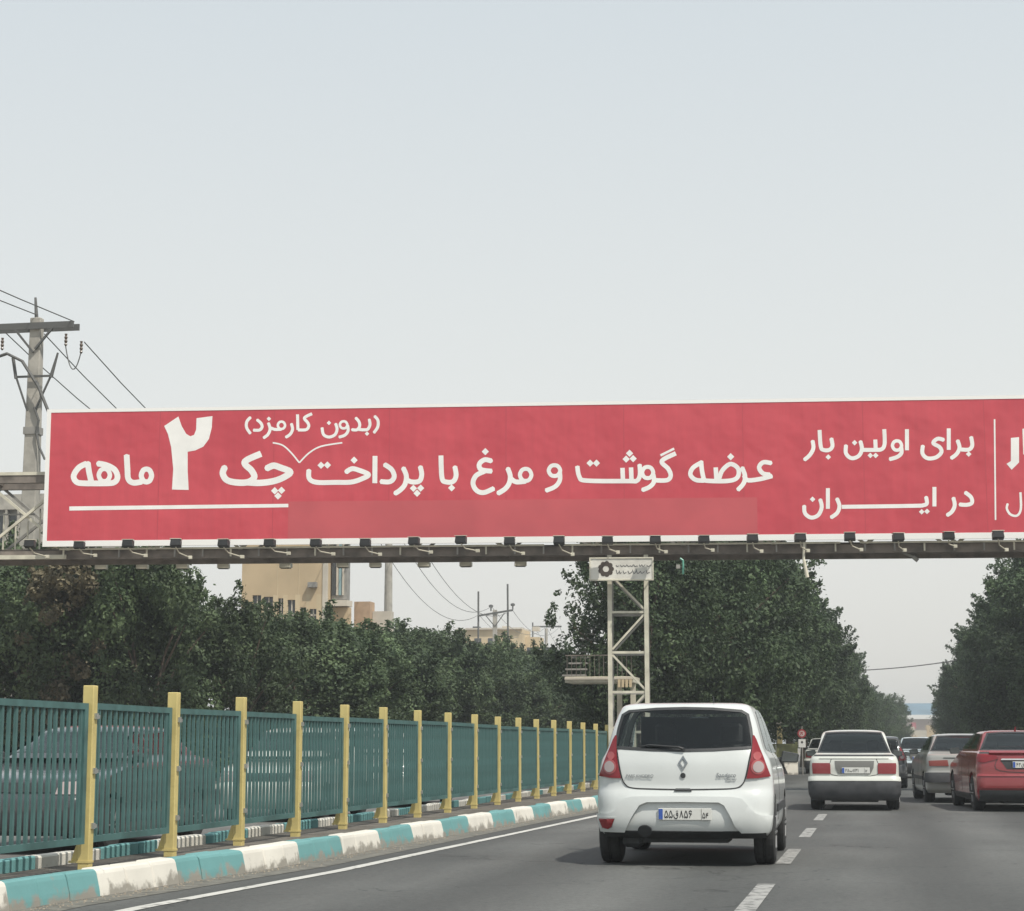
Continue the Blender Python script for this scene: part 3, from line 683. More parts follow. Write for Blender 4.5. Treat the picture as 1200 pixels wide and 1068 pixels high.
# small green lamp left of centre of the beam
gl = empty('signal_lamp', board_map(797, 660, .2), bw, 'small green lamp fitting hanging below the billboard beside the white sign box', 'lamp')
q = MB(); q.tube([(0, 0, .10), (.07, 0, .05), (.08, 0, -.12), (.07, 0, -.30)], .028, 6); q.build('bracket', mat('green_plastic', (.12, .36, .27), .4), gl)
q = MB(); q.box(-.10, .0, -.04, .04, -.16, -.06); q.build('case', M_GREYST, gl)

# ================================================================== VEHICLES
def pchip(tab, z):
    t = np.array(tab, float); X = t[:, 0]; Yv = t[:, 1:]
    z = min(max(z, X[0]), X[-1]); h = np.diff(X)[:, None]; dl = np.diff(Yv, axis=0) / h
    m = np.zeros_like(Yv); m[0] = dl[0]; m[-1] = dl[-1]
    for i in range(1, len(X) - 1):
        w1 = 2 * h[i, 0] + h[i - 1, 0]; w2 = h[i, 0] + 2 * h[i - 1, 0]
        for c in range(Yv.shape[1]):
            a, b_ = dl[i - 1, c], dl[i, c]; m[i, c] = 0 if a * b_ <= 0 else (w1 + w2) / (w1 / a + w2 / b_)
    i = min(int(np.searchsorted(X, z, side='right')) - 1, len(X) - 2); i = max(i, 0)
    H = h[i, 0]; s = (z - X[i]) / H
    return ((2 * s ** 3 - 3 * s ** 2 + 1) * Yv[i] + (s ** 3 - 2 * s ** 2 + s) * H * m[i] + (-2 * s ** 3 + 3 * s ** 2) * Yv[i + 1] + (s ** 3 - s ** 2) * H * m[i + 1])

class Shape:
    """a car body as a stack of horizontal outlines: z -> rear y, front y, half width"""
    def __init__(s, tab, rr=.16, rf=.30, br=.06, bf=.12): s.tab = tab; s.rr = rr; s.rf = rf; s.br = br; s.bf = bf; s.cache = {}
    def at(s, z):
        k = round(z, 4)
        if k not in s.cache: s.cache[k] = pchip(s.tab, z)
        return s.cache[k]
    def rad(s, w):
        t = min(1, max(0, (w / max(q[3] for q in s.tab) - .84) / .10)); return min(s.rr * (.5 + .5 * t), w * .5), min(s.rf, w * .5)
    def rear(s, x, z):
        yr, yf, w = s.at(z); r, _ = s.rad(w); u = min(abs(x), w * .9999); y = yr + s.br * (u / w) ** 2
        if u > w - r: y += r - math.sqrt(max(0, r * r - (u - w + r) ** 2))
        return y
    def front(s, x, z):
        yr, yf, w = s.at(z); _, r = s.rad(w); u = min(abs(x), w * .9999); y = yf - s.bf * (u / w) ** 2
        if u > w - r: y -= r - math.sqrt(max(0, r * r - (u - w + r) ** 2))
        return y
    def outline(s, z, ins=0.0, lo=None, hi=None):
        yr, yf, w = s.at(z); r, f = s.rad(w)
        w2 = w - ins; r = min(r, w2 * .5); f = min(f, w2 * .5)
        yr = yr + ins; yf = yf - ins
        if lo is not None: yr = max(yr, lo)
        if hi is not None: yf = min(yf, hi)
        half = [(x, yr + s.br * (x / w2) ** 2) for x in np.linspace(0, w2 - r, 6)]
        for a in np.linspace(0, math.pi / 2, 6)[1:]:
            x = w2 - r + r * math.sin(a); half.append((x, yr + s.br * (x / w2) ** 2 + r - r * math.cos(a)))
        ya = half[-1][1]; tail = []
        for x in np.linspace(0, w2 - f, 6): tail.append((x, yf - s.bf * (x / w2) ** 2))
        for a in np.linspace(0, math.pi / 2, 6)[1:]:
            x = w2 - f + f * math.sin(a); tail.append((x, yf - s.bf * (x / w2) ** 2 - (f - f * math.cos(a))))
        yb = tail[-1][1]
        side = [(w2, ya + (yb - ya) * t) for t in np.linspace(0, 1, 18)[1:-1]]
        half += side + tail[::-1]
        return [(x, y) for x, y in half] + [(-x, y) for x, y in half[-2:0:-1]]
    def solid(s, zs, ins=0.0, lo=None, hi=None):
        v = []; f = []; n = None
        for z in zs:
            o = s.outline(z, ins, lo, hi); n = len(o); v += [(x, y, z) for x, y in o]
        for i in range(len(zs) - 1):
            for k in range(n):
                a, b_ = i * n + k, i * n + (k + 1) % n; f.append((a, b_, b_ + n, a + n))
        f += [tuple(range(n))[::-1], tuple(range((len(zs) - 1) * n, len(zs) * n))]
        return v, f

def tmp_obj(v, f):
    me = bpy.data.meshes.new('t'); me.from_pydata(v, [], f)
    bm = bmesh.new(); bm.from_mesh(me); bmesh.ops.recalc_face_normals(bm, faces=bm.faces); bm.to_mesh(me); bm.free()
    return link('t', me)
def prism(poly, axis, a, b_):
    n = len(poly)
    mk = (lambda p, t: (p[0], t, p[1])) if axis == 'y' else (lambda p, t: (t, p[0], p[1]))
    v = [mk(p, a) for p in poly] + [mk(p, b_) for p in poly]
    return v, [tuple(range(n)), tuple(range(2 * n - 1, n - 1, -1))] + [(i, i + n, (i + 1) % n + n, (i + 1) % n) for i in range(n)]
def merge(parts):
    v, f = [], []
    for a, b_ in parts:
        n = len(v); v += a; f += [tuple(i + n for i in q) for q in b_]
    return v, f
def grow(poly, d):
    P = [Vector(p) for p in poly]; n = len(P)
    if area2(P) < 0: d = -d
    o = []
    for i in range(n):
        a, b_, c = P[i - 1], P[i], P[(i + 1) % n]
        n1 = Vector(((b_ - a).y, -(b_ - a).x)).normalized(); n2 = Vector(((c - b_).y, -(c - b_).x)).normalized()
        m = (n1 + n2); k = m.length
        o.append(b_ + m / max(k * k / 2, .35) * d)
    return o
def drape_mesh(shape, polys, face, off, th, m, Lh, grid=.045, holes=None, smooth=True):
    """polygons laid on the body surface, standing off it by `off`, with an edge going `th` inwards"""
    P = [[Vector(p) for p in poly] for poly in polys]
    fine = []
    for poly in P:
        if area2(poly) < 0: poly = poly[::-1]
        q = []
        for i in range(len(poly)):
            a, b_ = poly[i], poly[(i + 1) % len(poly)]; k = max(1, int((b_ - a).length / grid))
            q += [a + (b_ - a) * j / k for j in range(k)]
        fine.append(q)
    xs = [p.x for q in fine for p in q]; zs = [p.y for q in fine for p in q]
    extra = []
    x = min(xs) + grid / 2
    while x < max(xs):
        z = min(zs) + grid / 2
        while z < max(zs): extra.append(Vector((x + random.uniform(-.004, .004), z + random.uniform(-.004, .004)))); z += grid
        x += grid
    v2, f2 = union(fine, extra, 1e-4)
    used = sorted({i for f in f2 for i in f}); mp = {u: i for i, u in enumerate(used)}
    f2 = [tuple(mp[i] for i in f) for f in f2]; v2 = [v2[u] for u in used]
    def pos(a, z, d):
        if face in 'RF':
            fn = shape.rear if face == 'R' else shape.front; e = .004
            y = fn(a, z); dx = (fn(a + e, z) - fn(a - e, z)) / (2 * e); dz = (fn(a, z + e) - fn(a, z - e)) / (2 * e)
            dx = max(-3, min(3, dx)); dz = max(-3, min(3, dz))
            n = Vector((dx, -1, dz)).normalized() if face == 'R' else Vector((-dx, 1, -dz)).normalized()
            return Vector((a, y - Lh, z)) + n * d
        w = shape.at(z)[2]; e = .01; dz = (shape.at(z + e)[2] - shape.at(z - e)[2]) / (2 * e); sg = 1 if face == 'r' else -1
        n = Vector((sg, 0, -dz)).normalized()
        return Vector((sg * w, a - Lh, z)) + n * d
    n0 = len(v2); vs = [pos(p.x, p.y, off) for p in v2] + [pos(p.x, p.y, off - th) for p in v2]
    cnt = {}
    for f in f2:
        for i in range(3):
            k = (f[i], f[(i + 1) % len(f)]); cnt[k] = 1
    skirt = [(a, b_, b_ + n0, a + n0) for (a, b_) in cnt if (b_, a) not in cnt]
    if face in 'Fr' : pass
    me = bpy.data.meshes.new('p'); me.from_pydata([tuple(v) for v in vs], [], f2 + skirt)
    bm = bmesh.new(); bm.from_mesh(me); bmesh.ops.delete(bm, geom=[v for v in bm.verts if not v.link_faces], context='VERTS')
    bmesh.ops.recalc_face_normals(bm, faces=bm.faces)
    # point outwards
    fc = max(bm.faces, key=lambda f: f.calc_area()); ref = {'R': Vector((0, -1, 0)), 'F': Vector((0, 1, 0)), 'r': Vector((1, 0, 0)), 'l': Vector((-1, 0, 0))}[face]
    if fc.normal.dot(ref) < 0: bmesh.ops.reverse_faces(bm, faces=bm.faces)
    for e_ in bm.edges:
        if len(e_.link_faces) == 2 and e_.calc_face_angle(0) > R(40): e_.smooth = False
    bm.to_mesh(me); bm.free(); me.materials.append(m)
    me.polygons.foreach_set('use_smooth', [smooth] * len(me.polygons))
    return me
def mirror(poly): return [(-x, z) for x, z in poly][::-1]
def line_poly(pts, w): return stroke(pts, w)

M_GLASS = mat_glass('tinted_glass', (.50, .54, .53)); M_GLASS_D = mat_glass('dark_tinted_glass', (.10, .11, .11))
M_GLASS_L = mat_glass('clear_glass', (.62, .68, .66))
M_INT = mat('car_interior', (.035, .036, .037), .85, var=.2, scale=8)
M_SEAM = mat('panel_gap', (.03, .03, .03), .9)
M_TRIM = mat('black_trim', (.028, .03, .032), .6, var=.2, scale=4)
M_BUMPG = mat('grey_black_bumper', (.055, .056, .06), .65, var=.25, scale=5)
M_CHROME = mat('chrome', (.75, .75, .75), .15, 1.0)
M_LAMP = mat('red_lamp', (.21, .008, .014), .2, spec=.5, coat=.25)
M_LAMPD = mat('deep_red_lamp', (.22, .014, .018), .2, spec=.6, coat=.5)
M_LAMPW = mat('clear_lamp', (.36, .29, .28), .12, spec=.8, coat=.7)
M_LAMPI = mat('pink_lamp', (.55, .28, .27), .16, spec=.7, coat=.5)
M_LAMPR = mat('amber_red_lamp', (.34, .06, .06), .16, spec=.7, coat=.5)
M_PLATE = mat('plate_white', (.66, .66, .62), .5)
M_PBLUE = mat('plate_blue', (.04, .10, .38), .5)
M_INK = mat('plate_ink', (.02, .02, .02), .6)
def paint(name, c, rough=.28): return mat(name, c, rough, coat=.7, var=.04, scale=2)

# plate characters on a 0..1 box (y up)
def pgl(ch):
    w = .15
    if ch == '5': return stroke([(.42, .95), (.12, .42), (.08, .12), (.26, .02), (.43, .2), (.60, .02), (.80, .12), (.76, .42)], w, True), .9
    if ch == '8': return stroke([(.06, .02), (.26, .45), (.42, .98)], w) + stroke([(.42, .98), (.58, .45), (.78, .02)], w), .9
    if ch == '6': return stroke([(.74, .82), (.46, .98), (.16, .86), (.22, .60), (.74, .56)], w) + stroke([(.58, .52), (.36, .30), (.22, .02)], w), .88
    if ch == '4': return stroke([(.16, .98), (.22, .5), (.22, .02)], w) + stroke([(.22, .56), (.45, .52), (.74, .58)], w) + stroke([(.74, .95), (.44, .86), (.46, .54)], w), .88
    if ch == '2': return stroke([(.12, .98), (.22, .55), (.24, .02)], w) + stroke([(.20, .66), (.44, .60), (.62, .72), (.66, .98)], w), .8
    if ch == '3': return stroke([(.10, .98), (.20, .55), (.22, .02)], w) + stroke([(.20, .66), (.40, .66), (.44, .95)], w) + stroke([(.42, .68), (.66, .66), (.72, .96)], w), .85
    if ch == '1': return stroke([(.16, .98), (.28, .5), (.28, .02)], w), .5
    if ch == '7': return stroke([(.06, .98), (.26, .55), (.42, .02)], w) + stroke([(.42, .02), (.58, .55), (.78, .98)], w), .9
    if ch == '9': return ring(.32, .74, .20, .2, w) + stroke([(.52, .74), (.54, .4), (.60, .02)], w), .8
    if ch == 'q': return ring(.86, .50, .17, .17, w) + stroke([(1.02, .5), (.98, .12), (.70, -.08), (.30, -.02), (.12, .22), (.16, .46)], w) + diamond(.72, .92, .10) + diamond(.98, .92, .10), 1.25
    if ch == 'b': return stroke([(1.2, .6), (1.2, .3), (.9, .22), (.4, .22), (.15, .32), (.12, .6)], w) + diamond(.66, -.08, .1), 1.35
    return [], .45
def number_plate(parent, text, tail, shape, zc, xc=0, wid=.52, hei=.112, face='R', Lh=2, off=.012, city=None):
    fn = shape.rear if face == 'R' else shape.front
    y = (min(fn(xc - wid / 2, zc - hei / 2), fn(xc, zc + hei / 2), fn(xc + wid / 2, zc)) - off - Lh) if face == 'R' else (max(fn(xc, zc - hei / 2), fn(xc, zc + hei / 2)) + off - Lh)
    sg = -1 if face == 'R' else 1
    ys = sorted((y, y + sg * -.012)); q = MB(); q.box(xc - wid / 2, xc + wid / 2, ys[0], ys[1], zc - hei / 2, zc + hei / 2)
    pl = q.build('number_plate', M_PLATE, parent, bevel=.003)
    yo = y + sg * .003
    mpf = (lambda a, z: (xc + a, yo, zc + z)) if face == 'R' else (lambda a, z: (xc - a, yo, zc + z))
    bl_ = [[Vector((-wid / 2 + .006, -hei / 2 + .006)), Vector((-wid / 2 + .046, -hei / 2 + .006)), Vector((-wid / 2 + .046, hei / 2 - .006)), Vector((-wid / 2 + .006, hei / 2 - .006))]]
    lettering('plate_band', bl_, mpf, M_PBLUE, pl, 1e-5)
    polys = []; x = -wid / 2 + .062; ch_h = hei * .62
    for c in text:
        g_, adv = pgl(c); polys += [[Vector((x + p.x * ch_h * .62, -hei * .31 + p.y * ch_h)) for p in a] for a in g_]; x += adv * ch_h * .70
    x = wid / 2 - .088
    for c in tail:
        g_, adv = pgl(c); polys += [[Vector((x + p.x * ch_h * .48, -hei * .33 + p.y * ch_h * .75)) for p in a] for a in g_]; x += adv * ch_h * .52
    polys += [[Vector((wid / 2 - .099, -hei / 2 + .004)), Vector((wid / 2 - .096, -hei / 2 + .004)), Vector((wid / 2 - .096, hei / 2 - .004)), Vector((wid / 2 - .099, hei / 2 - .004))]]
    lettering('plate_characters', polys, mpf, M_INK, pl, 1e-5)
    return pl
def text_mesh(s, size):
    cu = bpy.data.curves.new('t', 'FONT'); cu.body = s; cu.size = size; cu.align_x = 'CENTER'; cu.extrude = .002; cu.shear = .15
    o = link('t', cu); bpy.context.view_layer.update()
    me = bpy.data.meshes.new_from_object(o.evaluated_get(bpy.context.evaluated_depsgraph_get())); bpy.data.objects.remove(o); return me

def wheel_parts(root, x, y, r, w, rim=True):
    q = MB(); h = w / 2
    q.lathe([(r * .60, -h), (r * .88, -h * 1.02), (r * .97, -h * .86), (r, -h * .55), (r, -h * .16), (r * .972, -h * .14), (r * .972, -h * .06), (r, -h * .04), (r, h * .04), (r * .972, h * .06), (r * .972, h * .14), (r, h * .16), (r, h * .55), (r * .97, h * .86), (r * .88, h * 1.02), (r * .60, h)], 32, 'x')
    wl = q.build('wheel', M_RUB, root, smooth=False); wl.location = (x, y, r)
    s = 1 if x > 0 else -1
    q = MB(); a, b_ = (h * .72, h * .82)
    q.lathe([(r * .62, s * a), (r * .62, s * (b_ + .012)), (r * .55, s * b_), (.02, s * (b_ - .02))], 24, 'x')
    for k in range(6):
        t = k * math.pi / 3; q.bar((s * (b_ + .006), .05 * math.cos(t), .05 * math.sin(t)), (s * (b_ + .006), r * .56 * math.cos(t), r * .56 * math.sin(t)), .045, .02)
    q.build('rim', M_RIM, wl)
    return wl

def build_car(name, sp, label, loc, rz):
    S = Shape(sp['tab'], sp.get('rr', .16), sp.get('rf', .3), sp.get('br', .06), sp.get('bf', .12)); Lh = sp['L'] / 2
    root = empty(name, loc, rz, label, sp.get('cat', 'car'))
    zb0, zt0 = sp['tab'][0][0], sp['tab'][-1][0]
    zs = sorted(set([round(z, 4) for z in np.linspace(zb0, zt0 - .06, 40)] + [zt0 - .045, zt0 - .03, zt0 - .015, zt0 - .006, zt0]))
    body = tmp_obj(*S.solid(zs))
    ci = sp['cabin']                                    # y range and z range of the hollow inside
    inner = tmp_obj(*S.solid(list(np.linspace(ci[2], ci[3], 16)), .055, ci[0], ci[1]))
    cut = [inner]
    for poly in (sp['rear_win'],):
        ymin = min(S.rear(x, z) for x, z in poly); ymax = max(S.rear(x, z) for x, z in poly)
        cut.append(tmp_obj(*prism(poly, 'y', ymin - .15, ymax + .12)))
    fw = sp['front_win']; cut.append(tmp_obj(*prism(fw, 'y', min(S.front(x, z) for x, z in fw) - .12, max(S.front(x, z) for x, z in fw) + .3)))
    for poly in sp['side_wins']: cut.append(tmp_obj(*prism(poly, 'x', -1.3, 1.3)))
    cyl = []
    for wy in sp['axles']:
        for s in (-1, 1):
            q = MB(); q.lathe([(sp['wr'] + .05, s * (sp['tw'] - .20)), (sp['wr'] + .05, s * 1.2)], 28, 'x', (0, wy, sp['wr'] + .01)); cyl.append((q.v, q.f))
    cut.append(tmp_obj(*merge(cyl)))
    for c in cut:
        md = body.modifiers.new('b', 'BOOLEAN'); md.operation = 'DIFFERENCE'; md.solver = 'EXACT'; md.object = c
    bpy.context.view_layer.update()
    me = bpy.data.meshes.new_from_object(body.evaluated_get(bpy.context.evaluated_depsgraph_get()))
    for c in cut + [body]: bpy.data.objects.remove(c)
    me.materials.clear(); me.materials.append(sp['paint']); me.materials.append(M_INT)
    bm = bmesh.new(); bm.from_mesh(me)
    for f in bm.faces:
        c = f.calc_center_median(); yr, yf, w = S.at(c.z)
        d = min(w - abs(c.x), abs(c.y - S.rear(c.x, c.z)), abs(S.front(c.x, c.z) - c.y)) if abs(c.x) < w else 0
        inside = (abs(c.x) < w - .03 and S.rear(c.x, c.z) + .035 < c.y < S.front(c.x, c.z) - .035 and c.z < zt0 - .03)
        f.material_index = 1 if (inside and not (f.normal.z > .5 and c.z > ci[3])) or c.z < zb0 + .004 else 0
        f.smooth = True
    for e_ in bm.edges:
        if len(e_.link_faces) == 2 and (e_.calc_face_angle(0) > R(32) or e_.link_faces[0].material_index != e_.link_faces[1].material_index): e_.smooth = False
    for v in bm.verts: v.co.y -= Lh
    bm.to_mesh(me); bm.free()
    link('body', me, root)
    def D(nm, poly, face, off, th, m, parent=root, label=None, grid=.05):
        P = poly if isinstance(poly[0][0], (list, tuple, Vector)) else [poly]
        o = link(nm, drape_mesh(S, P, face, off, th, m, Lh, grid), parent); o.data.name = nm
        if label: o['label'] = label
        return o
    # glass and seals
    D('rear_window', grow(sp['rear_win'], .012), 'R', .004, .004, sp.get('glass', M_GLASS))
    D('windscreen', grow(sp['front_win'], .012), 'F', .004, .004, M_GLASS_L)
    for poly in sp['side_wins']:
        for f in 'rl': D('side_window', grow(poly, .012), f, .004, .004, sp.get('glass', M_GLASS))
    rw = grow(sp['rear_win'], .006); D('window_seal', line_loop(rw, .026), 'R', .008, .01, M_TRIM)
    for nm, poly, face, off, th, m in sp['patches']:
        D(nm, poly, face, off, th, m)
    for wy in sp['axles']:
        for s in (-1, 1): wheel_parts(root, s * (sp['tw'] - .105), wy - Lh, sp['wr'], .205)
    # things under the floor
    q = MB(); q.box(-sp['tw'] + .22, sp['tw'] - .22, sp['axles'][0] - Lh - .05, sp['axles'][0] - Lh + .05, sp['wr'] - .06, sp['wr'] + .04); q.box(-.42, .42, .25 - Lh, .9 - Lh, zb0 - .05, zb0 + .02)
    q.build('axle', M_TRIM, root)
    # seats and headrests seen through the glass
    for x in sp.get('seats', (-.34, .36)):
        q = MB(); y = sp['axles'][0] + 1.35 - Lh; q.box(x - .22, x + .22, y - .08, y + .06, .45, zt0 - .42); q.box(x - .12, x + .12, y - .07, y + .02, zt0 - .42, zt0 - .20); q.build('seat', M_INT, root, bevel=.03)
    q = MB(); y = sp['axles'][0] + .35 - Lh; q.box(-.55, .55, y - .09, y + .06, .45, zt0 - .58)
    for x in (-.33, .33): q.box(x - .11, x + .11, y - .07, y + .01, zt0 - .58, zt0 - .46)
    q.build('rear_seat', M_INT, root, bevel=.02)
    # mirrors
    my_, mz = sp['mirror']
    for s in (-1, 1):
        w = S.at(mz)[2]; q = MB(); x0 = s * (w + .02)
        q.add([(x0, my_ - Lh - .01, mz - .05), (x0 + s * .19, my_ - Lh + .02, mz - .055), (x0 + s * .21, my_ - Lh + .03, mz + .05), (x0 + s * .02, my_ - Lh, mz + .085),
               (x0 + s * .02, my_ - Lh + .08, mz - .03), (x0 + s * .17, my_ - Lh + .12, mz - .03), (x0 + s * .18, my_ - Lh + .12, mz + .03), (x0 + s * .04, my_ - Lh + .1, mz + .06)],
              [(0, 1, 2, 3), (7, 6, 5, 4), (0, 4, 5, 1), (1, 5, 6, 2), (2, 6, 7, 3), (3, 7, 4, 0)])
        q.bar((x0 - s * .04, my_ - Lh + .05, mz - .02), (x0 + s * .04, my_ - Lh + .05, mz - .01), .05)
        mo = q.build('side_mirror', sp.get('mirror_mat', M_TRIM), root, bevel=.014)
        q = MB(); q.add([(x0 + s * .015, my_ - Lh - .014, mz - .036), (x0 + s * .175, my_ - Lh + .012, mz - .04), (x0 + s * .19, my_ - Lh + .018, mz + .038), (x0 + s * .03, my_ - Lh - .010, mz + .065)], [(0, 1, 2, 3)])
        q.build('mirror_glass', mat('mirror_glass', (.10, .11, .11), .15, .6), mo)
    return root, S, Lh, D
def line_loop(poly, w):
    P = [Vector(p) for p in poly]; out_ = []
    a = grow(P, w / 2); b_ = grow(P, -w / 2); n = len(P)
    return [[a[i], a[(i + 1) % n], b_[(i + 1) % n], b_[i]] for i in range(n)]

# ---- the white hatchback ahead
W_PAINT = paint('white_car_paint', (.58, .60, .585)); 
win = [(-.672, 1.152), (-.30, 1.130), (0, 1.124), (.30, 1.130), (.672, 1.152), (.650, 1.33), (.618, 1.462), (.56, 1.498), (.28, 1.520), (0, 1.526), (-.28, 1.520), (-.56, 1.498), (-.618, 1.462), (-.650, 1.33)]
tl = [(.672, 1.262), (.684, 1.262), (.705, 1.22), (.738, 1.13), (.775, 1.04), (.825, .90), (.836, .866), (.72, .850), (.615, .846), (.630, .91), (.656, 1.03), (.668, 1.15)]
seam = [(-.672, 1.15), (-.650, 1.05), (-.612, .87), (-.575, .79), (-.50, .752), (-.30, .742), (0, .738), (.30, .742), (.50, .752), (.575, .79), (.612, .87), (.650, 1.05), (.672, 1.15)]
bump = [(-.80, .345), (-.83, .50), (-.72, .505), (-.66, .53), (-.62, .60), (-.57, .645), (-.48, .662), (0, .666), (.48, .662), (.57, .645), (.63, .585), (.69, .515), (.74, .495), (.835, .495), (.80, .345),
        (.56, .342), (.50, .40), (.45, .50), (.40, .585), (.35, .612), (0, .616), (-.35, .612), (-.42, .585), (-.48, .50), (-.54, .40), (-.57, .342)]
def circ(x, z, rx, rz, n=20): return [(x + rx * math.cos(2 * math.pi * k / n), z + rz * math.sin(2 * math.pi * k / n)) for k in range(n)]
hatch = dict(L=4.02, paint=W_PAINT, rr=.20, rf=.38, br=.075, bf=.14, glass=M_GLASS, axles=(.66, 3.25), wr=.315, tw=.872, mirror=(2.62, 1.03), mirror_mat=M_TRIM,
    tab=[(.27, .16, 3.90, .80), (.34, .03, 3.98, .845), (.45, 0, 4.02, .862), (.60, .012, 4.01, .870), (.70, .04, 3.98, .872), (.76, .075, 3.95, .870), (.90, .085, 3.75, .862), (1.0, .10, 3.10, .845), (1.03, .11, 2.98, .835),
         (1.10, .135, 2.86, .795), (1.16, .165, 2.76, .772), (1.30, .235, 2.52, .735), (1.45, .32, 2.22, .690), (1.515, .36, 2.05, .662), (1.55, .385, 1.92, .645), (1.575, .45, 1.80, .61), (1.592, .60, 1.65, .53), (1.60, .85, 1.45, .38)],
    cabin=(.16, 2.95, .42, 1.545), rear_win=win, front_win=[(-.68, 1.07), (.68, 1.07), (.60, 1.46), (-.60, 1.46)],
    side_wins=[[(1.72, 1.10), (2.72, 1.10), (2.30, 1.40), (2.12, 1.50), (1.72, 1.53)], [(.78, 1.14), (1.64, 1.10), (1.64, 1.53), (1.05, 1.50), (.85, 1.36)]],
    patches=[('taillight', tl, 'R', .016, .03, M_LAMP), ('taillight', mirror(tl), 'R', .016, .03, M_LAMP),
             ('lamp_lens', circ(.724, .955, .048, .052), 'R', .026, .006, M_LAMPW), ('lamp_lens', circ(-.724, .955, .048, .052), 'R', .026, .006, M_LAMPW),
             ('lamp_ring', circ(.722, .955, .063, .069), 'R', .021, .006, M_LAMPR), ('lamp_ring', circ(-.722, .955, .063, .069), 'R', .021, .006, M_LAMPR),
             ('lamp_lens', circ(.714, 1.06, .036, .04), 'R', .021, .006, M_LAMPR), ('lamp_lens', circ(-.714, 1.06, .036, .04), 'R', .021, .006, M_LAMPR),
             ('panel_seam', line_poly(seam, .011), 'R', .007, .008, M_SEAM),
             ('bumper', bump, 'R', .040, .055, W_PAINT),
             ('number_plate_lamp', [(-.085, .722), (.085, .722), (.070, .742), (-.070, .742)], 'R', .020, .02, M_TRIM),
             ('lower_valance', [(-.79, .275), (.79, .275), (.79, .342), (-.79, .342)], 'R', .010, .05, M_TRIM),
             ('rear_undertray', [(-.60, .272), (.60, .272), (.66, .33), (-.66, .33)], 'R', -.06, .10, M_TRIM),
             ('reflector', [(-.80, .455), (-.665, .455), (-.69, .39), (-.72, .375), (-.77, .385)], 'R', .052, .02, M_LAMPD),
             ('reflector_bezel', line_loop([Vector(p) for p in [(-.81, .465), (-.655, .465), (-.68, .38), (-.72, .365), (-.78, .375)]], .010), 'R', .047, .012, W_PAINT),
             ('exhaust_notch_dark', circ(-.37, .362, .068, .045), 'R', .046, .02, M_TRIM),  # flat black patch on the bumper, shade inside the exhaust notch as colour
             ('tow_hook_cover', circ(.515, .535, .042, .042), 'R', .024, .03, M_LAMPW),
             ('tow_hook_slot', [(.478, .522), (.555, .522), (.555, .543), (.478, .543)], 'R', .030, .008, M_TRIM),
             ('headlight', [(.45, .70), (.80, .74), (.82, .86), (.60, .84), (.48, .80)], 'F', .01, .02, M_LAMPW), ('headlight', mirror([(.45, .70), (.80, .74), (.82, .86), (.60, .84), (.48, .80)]), 'F', .01, .02, M_LAMPW),
             ('door_seam', line_poly([(1.68, .40), (1.68, 1.08)], .012), 'r', .002, .004, M_SEAM), ('door_seam', line_poly([(1.68, .40), (1.68, 1.08)], .012), 'l', .002, .004, M_SEAM),
             ('side_moulding', [(1.05, .50), (2.85, .50), (2.85, .58), (1.05, .58)], 'r', .018, .02, M_TRIM), ('side_moulding', [(1.05, .50), (2.85, .50), (2.85, .58), (1.05, .58)], 'l', .018, .02, M_TRIM)])
car, S, Lh, D = build_car('parked_car', hatch, 'white hatchback with tall red tail lights driving beside the striped kerb', (-1.92, 19.42 + 2.01, .006), R(.6))
car.name = 'hatchback_car'
number_plate(car, '55q856', '54', S, .505, .02, Lh=Lh, off=.018)
def rear_y(x, z, o): return S.rear(x, z) - Lh - o
# diamond badge: two nested bars round a hollow lozenge
em = line_loop([Vector(p) for p in [(0, .058), (.037, 0), (0, -.058), (-.037, 0)]], .017)
v, f = union([[Vector((p.x, p.y + .998)) for p in e_] for e_ in em], eps=1e-5)
vs = [(p.x, rear_y(p.x, p.y, .014), p.y) for p in v]; n = len(vs); cnt = {(a[i], a[(i + 1) % len(a)]) for a in f for i in range(len(a))}
q = MB(); q.add(vs + [(a, b_ + .012, c) for a, b_, c in vs], f + [(a, b_, b_ + n, a + n) for a, b_ in cnt if (b_, a) not in cnt]); q.build('badge', mat('badge_chrome', (.30, .31, .31), .25, .9), car)
q = MB(); q.lathe([(.026, 0), (.026, .012), (.012, .014)], 20, 'y', (0, rear_y(0, .876, .012), .876)); q.build('lock', M_TRIM, car)
for s_, x, z, sz in (('PARS KHODRO', -.43, .858, .040), ('Sandero', .42, .862, .058), ('Stepway', .47, .832, .030)):
    me = text_mesh(s_, sz); me.materials.clear(); me.materials.append(mat('badge_chrome', (.30, .31, .31), .25, .9)); o = link('badge', me, car)
    o.location = (x, rear_y(x, z, .012), z); o.rotation_euler = (R(80), 0, math.atan(S.br * 2 * x / .87 ** 2 * 1.0))
q = MB(); q.tube([(0.0, rear_y(0, 1.13, .03), 1.135), (-.04, rear_y(0, 1.14, .04), 1.15), (-.34, rear_y(.34, 1.165, .028), 1.172), (-.42, rear_y(.42, 1.16, .024), 1.158)], [.014, .012, .009, .006], 6)
q.tube([(0, rear_y(0, 1.13, .0), 1.128), (0, rear_y(0, 1.13, .035), 1.132)], .02, 8); q.build('rear_wiper', M_TRIM, car)
q = MB(); q.tube([(.27, .72 - Lh, 1.585), (.27, .60 - Lh, 1.66)], [.008, .004], 6); q.box(.25, .29, .70 - Lh, .78 - Lh, 1.58, 1.60); q.build('antenna', M_TRIM, car)
q = MB(); q.tube([(-.37, .05 - Lh, .375), (-.37, .4 - Lh, .36)], .042, 14); q.build('exhaust_pipe', mat('dark_exhaust', (.05, .05, .05), .5, .5), car)
q = MB(); q.box(-.62, -.42, .22 - Lh, .75 - Lh, .17, .33); q.build('muffler', M_TRIM, car, bevel=.04)
q = MB()
